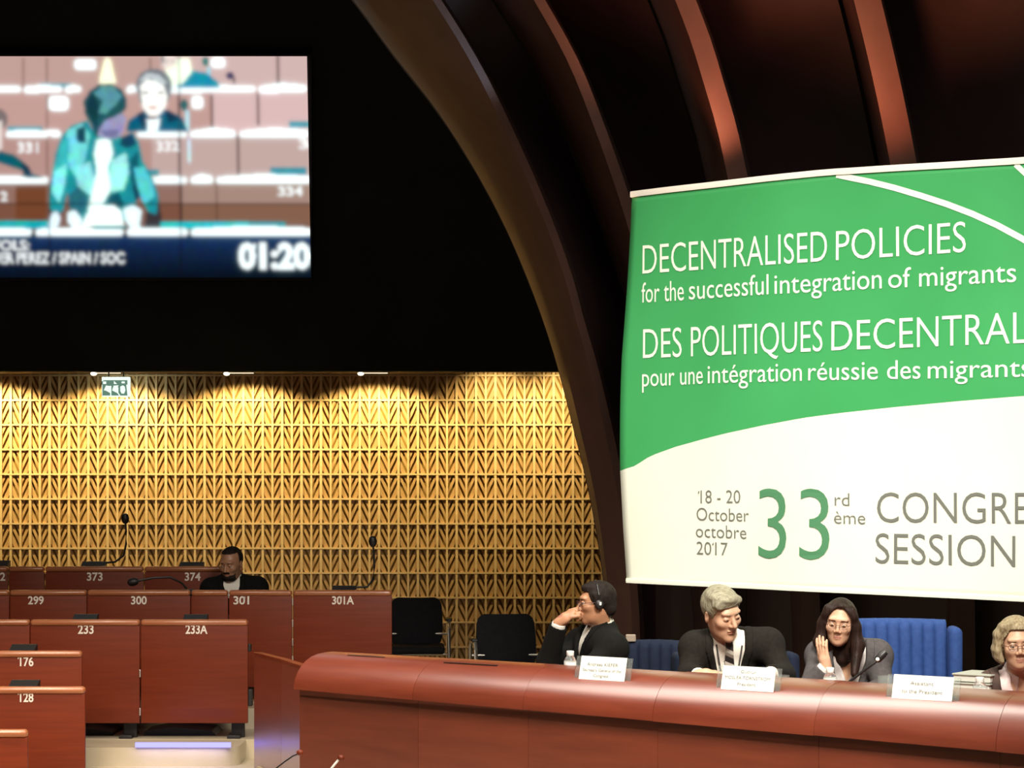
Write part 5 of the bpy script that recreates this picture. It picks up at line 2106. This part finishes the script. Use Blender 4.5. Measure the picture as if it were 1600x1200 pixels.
# ---- blond person at the right edge
d0 = 9.90
p4, i4 = make_person(
    'blond curly-haired person with glasses and pink blouse at the right edge', (pd(1592, 0, d0).x, d0 + 0.22, PZ), rad(4),
    head=pd(1589, 1006, d0 - 0.04), hyaw=rad(-8), hpitch=rad(5), hroll=rad(-3), hs=0.90,
    neck=pd(1592, 1054, d0 + 0.05), shL=pd(1640, 1072, d0 + 0.04), shR=pd(1552, 1075, d0 + 0.04),
    elL=pd(1660, 1130, d0 - 0.08), elR=pd(1536, 1128, d0 - 0.02), wrL=pd(1632, 1134, d0 - 0.22), wrR=pd(1570, 1134, d0 - 0.20),
    handL=dict(fdir=(-0.8, -0.5, 0.0), pnorm=(0, 0.2, -1), side=1),
    handR=dict(fdir=(0.8, -0.5, 0.0), pnorm=(0, 0.2, -1), side=-1),
    mats=dict(skin=M['skin_fair'], lips=M['lips'], brow=M['hair_blond'], hair=M['hair_blond'], shirt=M['blouse_pink'], collar=M['blouse_pink'], jacket=M['waistcoat_dark'], trousers=M['suit_charcoal']),
    female=True, coll=True, vw=0.10, vdepth=0.30, thick=0.9, hair=hair_curly, glasses=0.0016, chest_scale=0.95)

# ---- bearded person in the back rows
d0 = 16.60
p5, i5 = make_person(
    'bearded person in dark jacket seated behind desk 301 by the lattice', (pd(366, 0, d0).x, d0 + 0.12, FZ[301]), rad(-10),
    head=pd(361, 881, d0), hyaw=rad(-10), hpitch=rad(14), hroll=rad(0), hs=0.97,
    neck=pd(364, 908, d0 + 0.05), shL=pd(402, 918, d0 + 0.04), shR=pd(330, 920, d0 + 0.04),
    elL=pd(410, 962, d0 - 0.05), elR=pd(322, 962, d0 - 0.02), wrL=pd(380, 964, d0 - 0.26), wrR=pd(340, 964, d0 - 0.26),
    handL=dict(fdir=(-0.8, -0.5, 0.0), pnorm=(0, 0.2, -1), side=1),
    handR=dict(fdir=(0.8, -0.5, 0.0), pnorm=(0, 0.2, -1), side=-1),
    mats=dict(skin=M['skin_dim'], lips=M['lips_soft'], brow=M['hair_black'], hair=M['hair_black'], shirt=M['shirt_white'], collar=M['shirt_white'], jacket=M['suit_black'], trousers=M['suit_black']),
    skin_h=0.006, cloth_h=0.008, hair=hair_bald, vw=0.06, vdepth=0.16)
bf = Fld(i5['head'] - 0.16, i5['head'] + 0.05, 0.005)
W, Rh = i5['W'], i5['Rh']
bf.add(Ep(W(0, -0.046, -0.088), (0.050, 0.050, 0.036), Rh), 0.01)
bf.add(Cp(W(-0.062, -0.02, -0.035), W(-0.040, -0.055, -0.09), 0.014, 0.016), 0.02)
bf.add(Cp(W(0.062, -0.02, -0.035), W(0.040, -0.055, -0.09), 0.014, 0.016), 0.02)
bf.add(Cp(W(-0.022, -0.088, -0.050), W(0.022, -0.088, -0.050), 0.006, 0.006), 0.006)
bf.add(Ep(W(0, -0.092, -0.065), (0.018, 0.02, 0.009), Rh), 0.004, 0.0, True)
bf.mesh('beard', M['hair_black'], p5)

# ================================================================== CHAIRS
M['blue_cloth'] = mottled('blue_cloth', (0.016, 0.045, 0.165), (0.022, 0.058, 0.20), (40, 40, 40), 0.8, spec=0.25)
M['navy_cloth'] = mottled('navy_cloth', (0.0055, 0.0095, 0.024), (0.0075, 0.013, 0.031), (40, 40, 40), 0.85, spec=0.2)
M['black_cloth'] = mottled('black_cloth', (0.008, 0.008, 0.010), (0.012, 0.012, 0.015), (40, 40, 40), 0.8, spec=0.2)


def armchair(loc, yaw, width, ztop, label, mat, channels=9):
    """wide upholstered chair: channelled back with wings, seat, arms, plinth legs; faces its own -y"""
    r = empty('blue_armchair', loc, yaw)
    tag(r, label, 'armchair', 'upholstered armchairs behind the rostrum')
    hw = width / 2
    zb_, zt = 0.40, ztop - loc[2]
    n = channels * 8
    lines = []
    for off, yy in (('f', -1), ('b', 1)):
        pass
    b = MB()
    front, back = [], []
    zs_ = list(np.linspace(zb_, zt - 0.045, 8)) + [zt - 0.025, zt - 0.010, zt]
    cols = []
    for i in range(n + 1):
        x = -hw * 0.80 + 2 * hw * 0.80 * i / n
        ph = (i % 8) / 8.0
        bul = 0.014 * math.sqrt(max(math.sin(math.pi * ph), 0.0)) if i % 8 else 0.0
        line = []
        for z in zs_:
            rr = max(0, (z - (zt - 0.045)) / 0.045)
            y0 = 0.02 + 0.05 * (z - zb_) / 0.6 - bul + 0.045 * (1 - math.sqrt(max(1 - rr * rr, 0)))
            line.append((x, y0, z + 0.010 * (1 - (x / hw) ** 2) * (1 if z > zt - 0.05 else 0)))
        for z in reversed(zs_[:-1]):
            line.append((x, 0.13 + 0.05 * (z - zb_) / 0.6, z))
        cols.append(line)
    b.loft(cols, closed=False)
    nn = len(cols[0])
    b.add(cols[0], [tuple(range(nn))])
    b.add(cols[-1], [tuple(range(nn))[::-1]])
    b.build('backrest', mat, r, smooth=50, world=False)
    for sd in (1, -1):
        b = MB()
        b.box((sd * hw * 0.90, 0.03, (zb_ + zt) / 2 - 0.01), (hw * 0.20, 0.19, zt - zb_ - 0.03), bev=0.028)
        b.build('side_wing', mat, r, smooth=50, world=False)
        b = MB()
        b.box((sd * hw * 0.92, -0.27, 0.58), (hw * 0.18, 0.46, 0.10), bev=0.03)
        b.box((sd * hw * 0.92, -0.27, 0.33), (hw * 0.16, 0.44, 0.42), bev=0.02)
        b.build('armrest', mat, r, smooth=50, world=False)
        for yy in (-0.45, 0.08):
            b = MB()
            b.lathe((sd * hw * 0.85, yy, 0.0), [(0.02, 0.001), (0.025, 0.13)], n=12)
            b.build('leg', M['dark_metal'], r, smooth=40, world=False)
    b = MB()
    b.box((0, -0.20, 0.38), (width * 0.80, 0.54, 0.13), bev=0.04)
    b.build('seat', mat, r, smooth=50, world=False)
    b = MB()
    b.box((0, -0.18, 0.22), (width * 0.92, 0.50, 0.18), bev=0.02)
    b.build('seat_base', mat, r, smooth=50, world=False)
    return r


def chair_at(px, pw, ytop, d, yaw, label, mat, **k):
    x = P(px, 0, d).x
    return armchair((x, d, PZ + 0.001), rad(yaw), pw / F * d / math.cos(rad(yaw)), zrow(ytop, d), label, mat, **k)


chair_at(1398, 206, 971, 11.00, -4, 'broad blue channelled armchair behind the dark-haired person', M['blue_cloth'])
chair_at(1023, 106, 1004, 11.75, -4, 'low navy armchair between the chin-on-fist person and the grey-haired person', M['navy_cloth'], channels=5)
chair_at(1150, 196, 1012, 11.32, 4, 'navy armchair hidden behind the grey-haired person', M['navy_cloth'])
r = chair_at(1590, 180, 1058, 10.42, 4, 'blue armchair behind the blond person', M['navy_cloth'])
# a pale folded card standing on the low navy chair's back
r = empty('wooden_block', P(985, 1003, 11.82))
tag(r, 'small pale brown block on the navy armchair back, right of the dark suit', 'block')
b = MB()
b.box(P(985.5, 997, 11.82), (0.052, 0.03, 0.038), bev=0.006)
b.build('block_body', mottled('block_tan', (0.22, 0.17, 0.13), (0.3, 0.24, 0.18), (9, 9, 9), 0.6), r)


def visitor_chair(loc, yaw, label, hgt=0.84):
    r = empty('visitor_chair', loc, yaw)
    tag(r, label, 'chair', 'black chairs with chrome arms by the lattice wall')
    b = MB()
    b.box((0, 0.20, 0.445), (0.46, 0.46, 0.06), bev=0.025)
    for v in b.v:
        v.y -= 0.20
    b.build('seat', M['black_cloth'], r, smooth=50, world=False)
    b = MB()
    n = 10
    lines = []
    z0, z1 = 0.46, hgt
    for off in (0, 0.045):
        for k_, (zf, wf) in enumerate(((0.0, 0.80), (0.12, 0.95), (0.5, 1.0), (0.85, 0.97), (0.95, 0.90), (1.0, 0.76))):
            pass
    prof_ = [(0.0, 0.80), (0.06, 0.93), (0.2, 1.0), (0.5, 1.0), (0.82, 0.97), (0.93, 0.90), (0.98, 0.80), (1.0, 0.70)]
    fr_l, bk_l = [], []
    for zf, wf in prof_:
        z = z0 + (z1 - z0) * zf
        row = [Vector((0.215 * wf * s, 0.20 + 0.06 * zf - 0.03 * (1 - s * s), z)) for s in np.linspace(-1, 1, n)]
        fr_l.append(row)
        bk_l.append([p + Vector((0, 0.04, 0)) for p in row])
    b.loft(fr_l + bk_l[::-1], closed=True, caps=True)
    b.build('backrest', M['black_cloth'], r, smooth=50, world=False)
    for sd in (1, -1):
        b = MB()
        b.tube([(sd * 0.265, 0.22, 0.02), (sd * 0.265, 0.20, 0.40), (sd * 0.265, 0.17, 0.62), (sd * 0.265, 0.10, 0.66), (sd * 0.265, -0.16, 0.66), (sd * 0.265, -0.21, 0.62), (sd * 0.265, -0.22, 0.02)], 0.014, 10)
        b.build('arm_frame', M['chrome'], r, smooth=50, world=False)
        b = MB()
        b.box((sd * 0.265, -0.03, 0.682), (0.05, 0.25, 0.025), bev=0.01)
        b.build('armrest', M['black_plastic'], r, smooth=50, world=False)
    b = MB()
    b.tube([(-0.265, 0.0, 0.40), (0.265, 0.0, 0.40)], 0.012, 8)
    b.tube([(-0.265, 0.21, 0.55), (0.265, 0.21, 0.55)], 0.010, 8)
    b.build('cross_bar', M['chrome'], r, smooth=50, world=False)
    return r


c1 = visitor_chair((P(650, 0, 18.5).x, 18.5, TREAD), rad(2), 'black chair with chrome arm beside dark desk 301A')
c2 = visitor_chair((P(797, 0, 16.3).x, 16.3, TREAD), rad(7), 'black chair with chrome arms left of the chin-on-fist person')
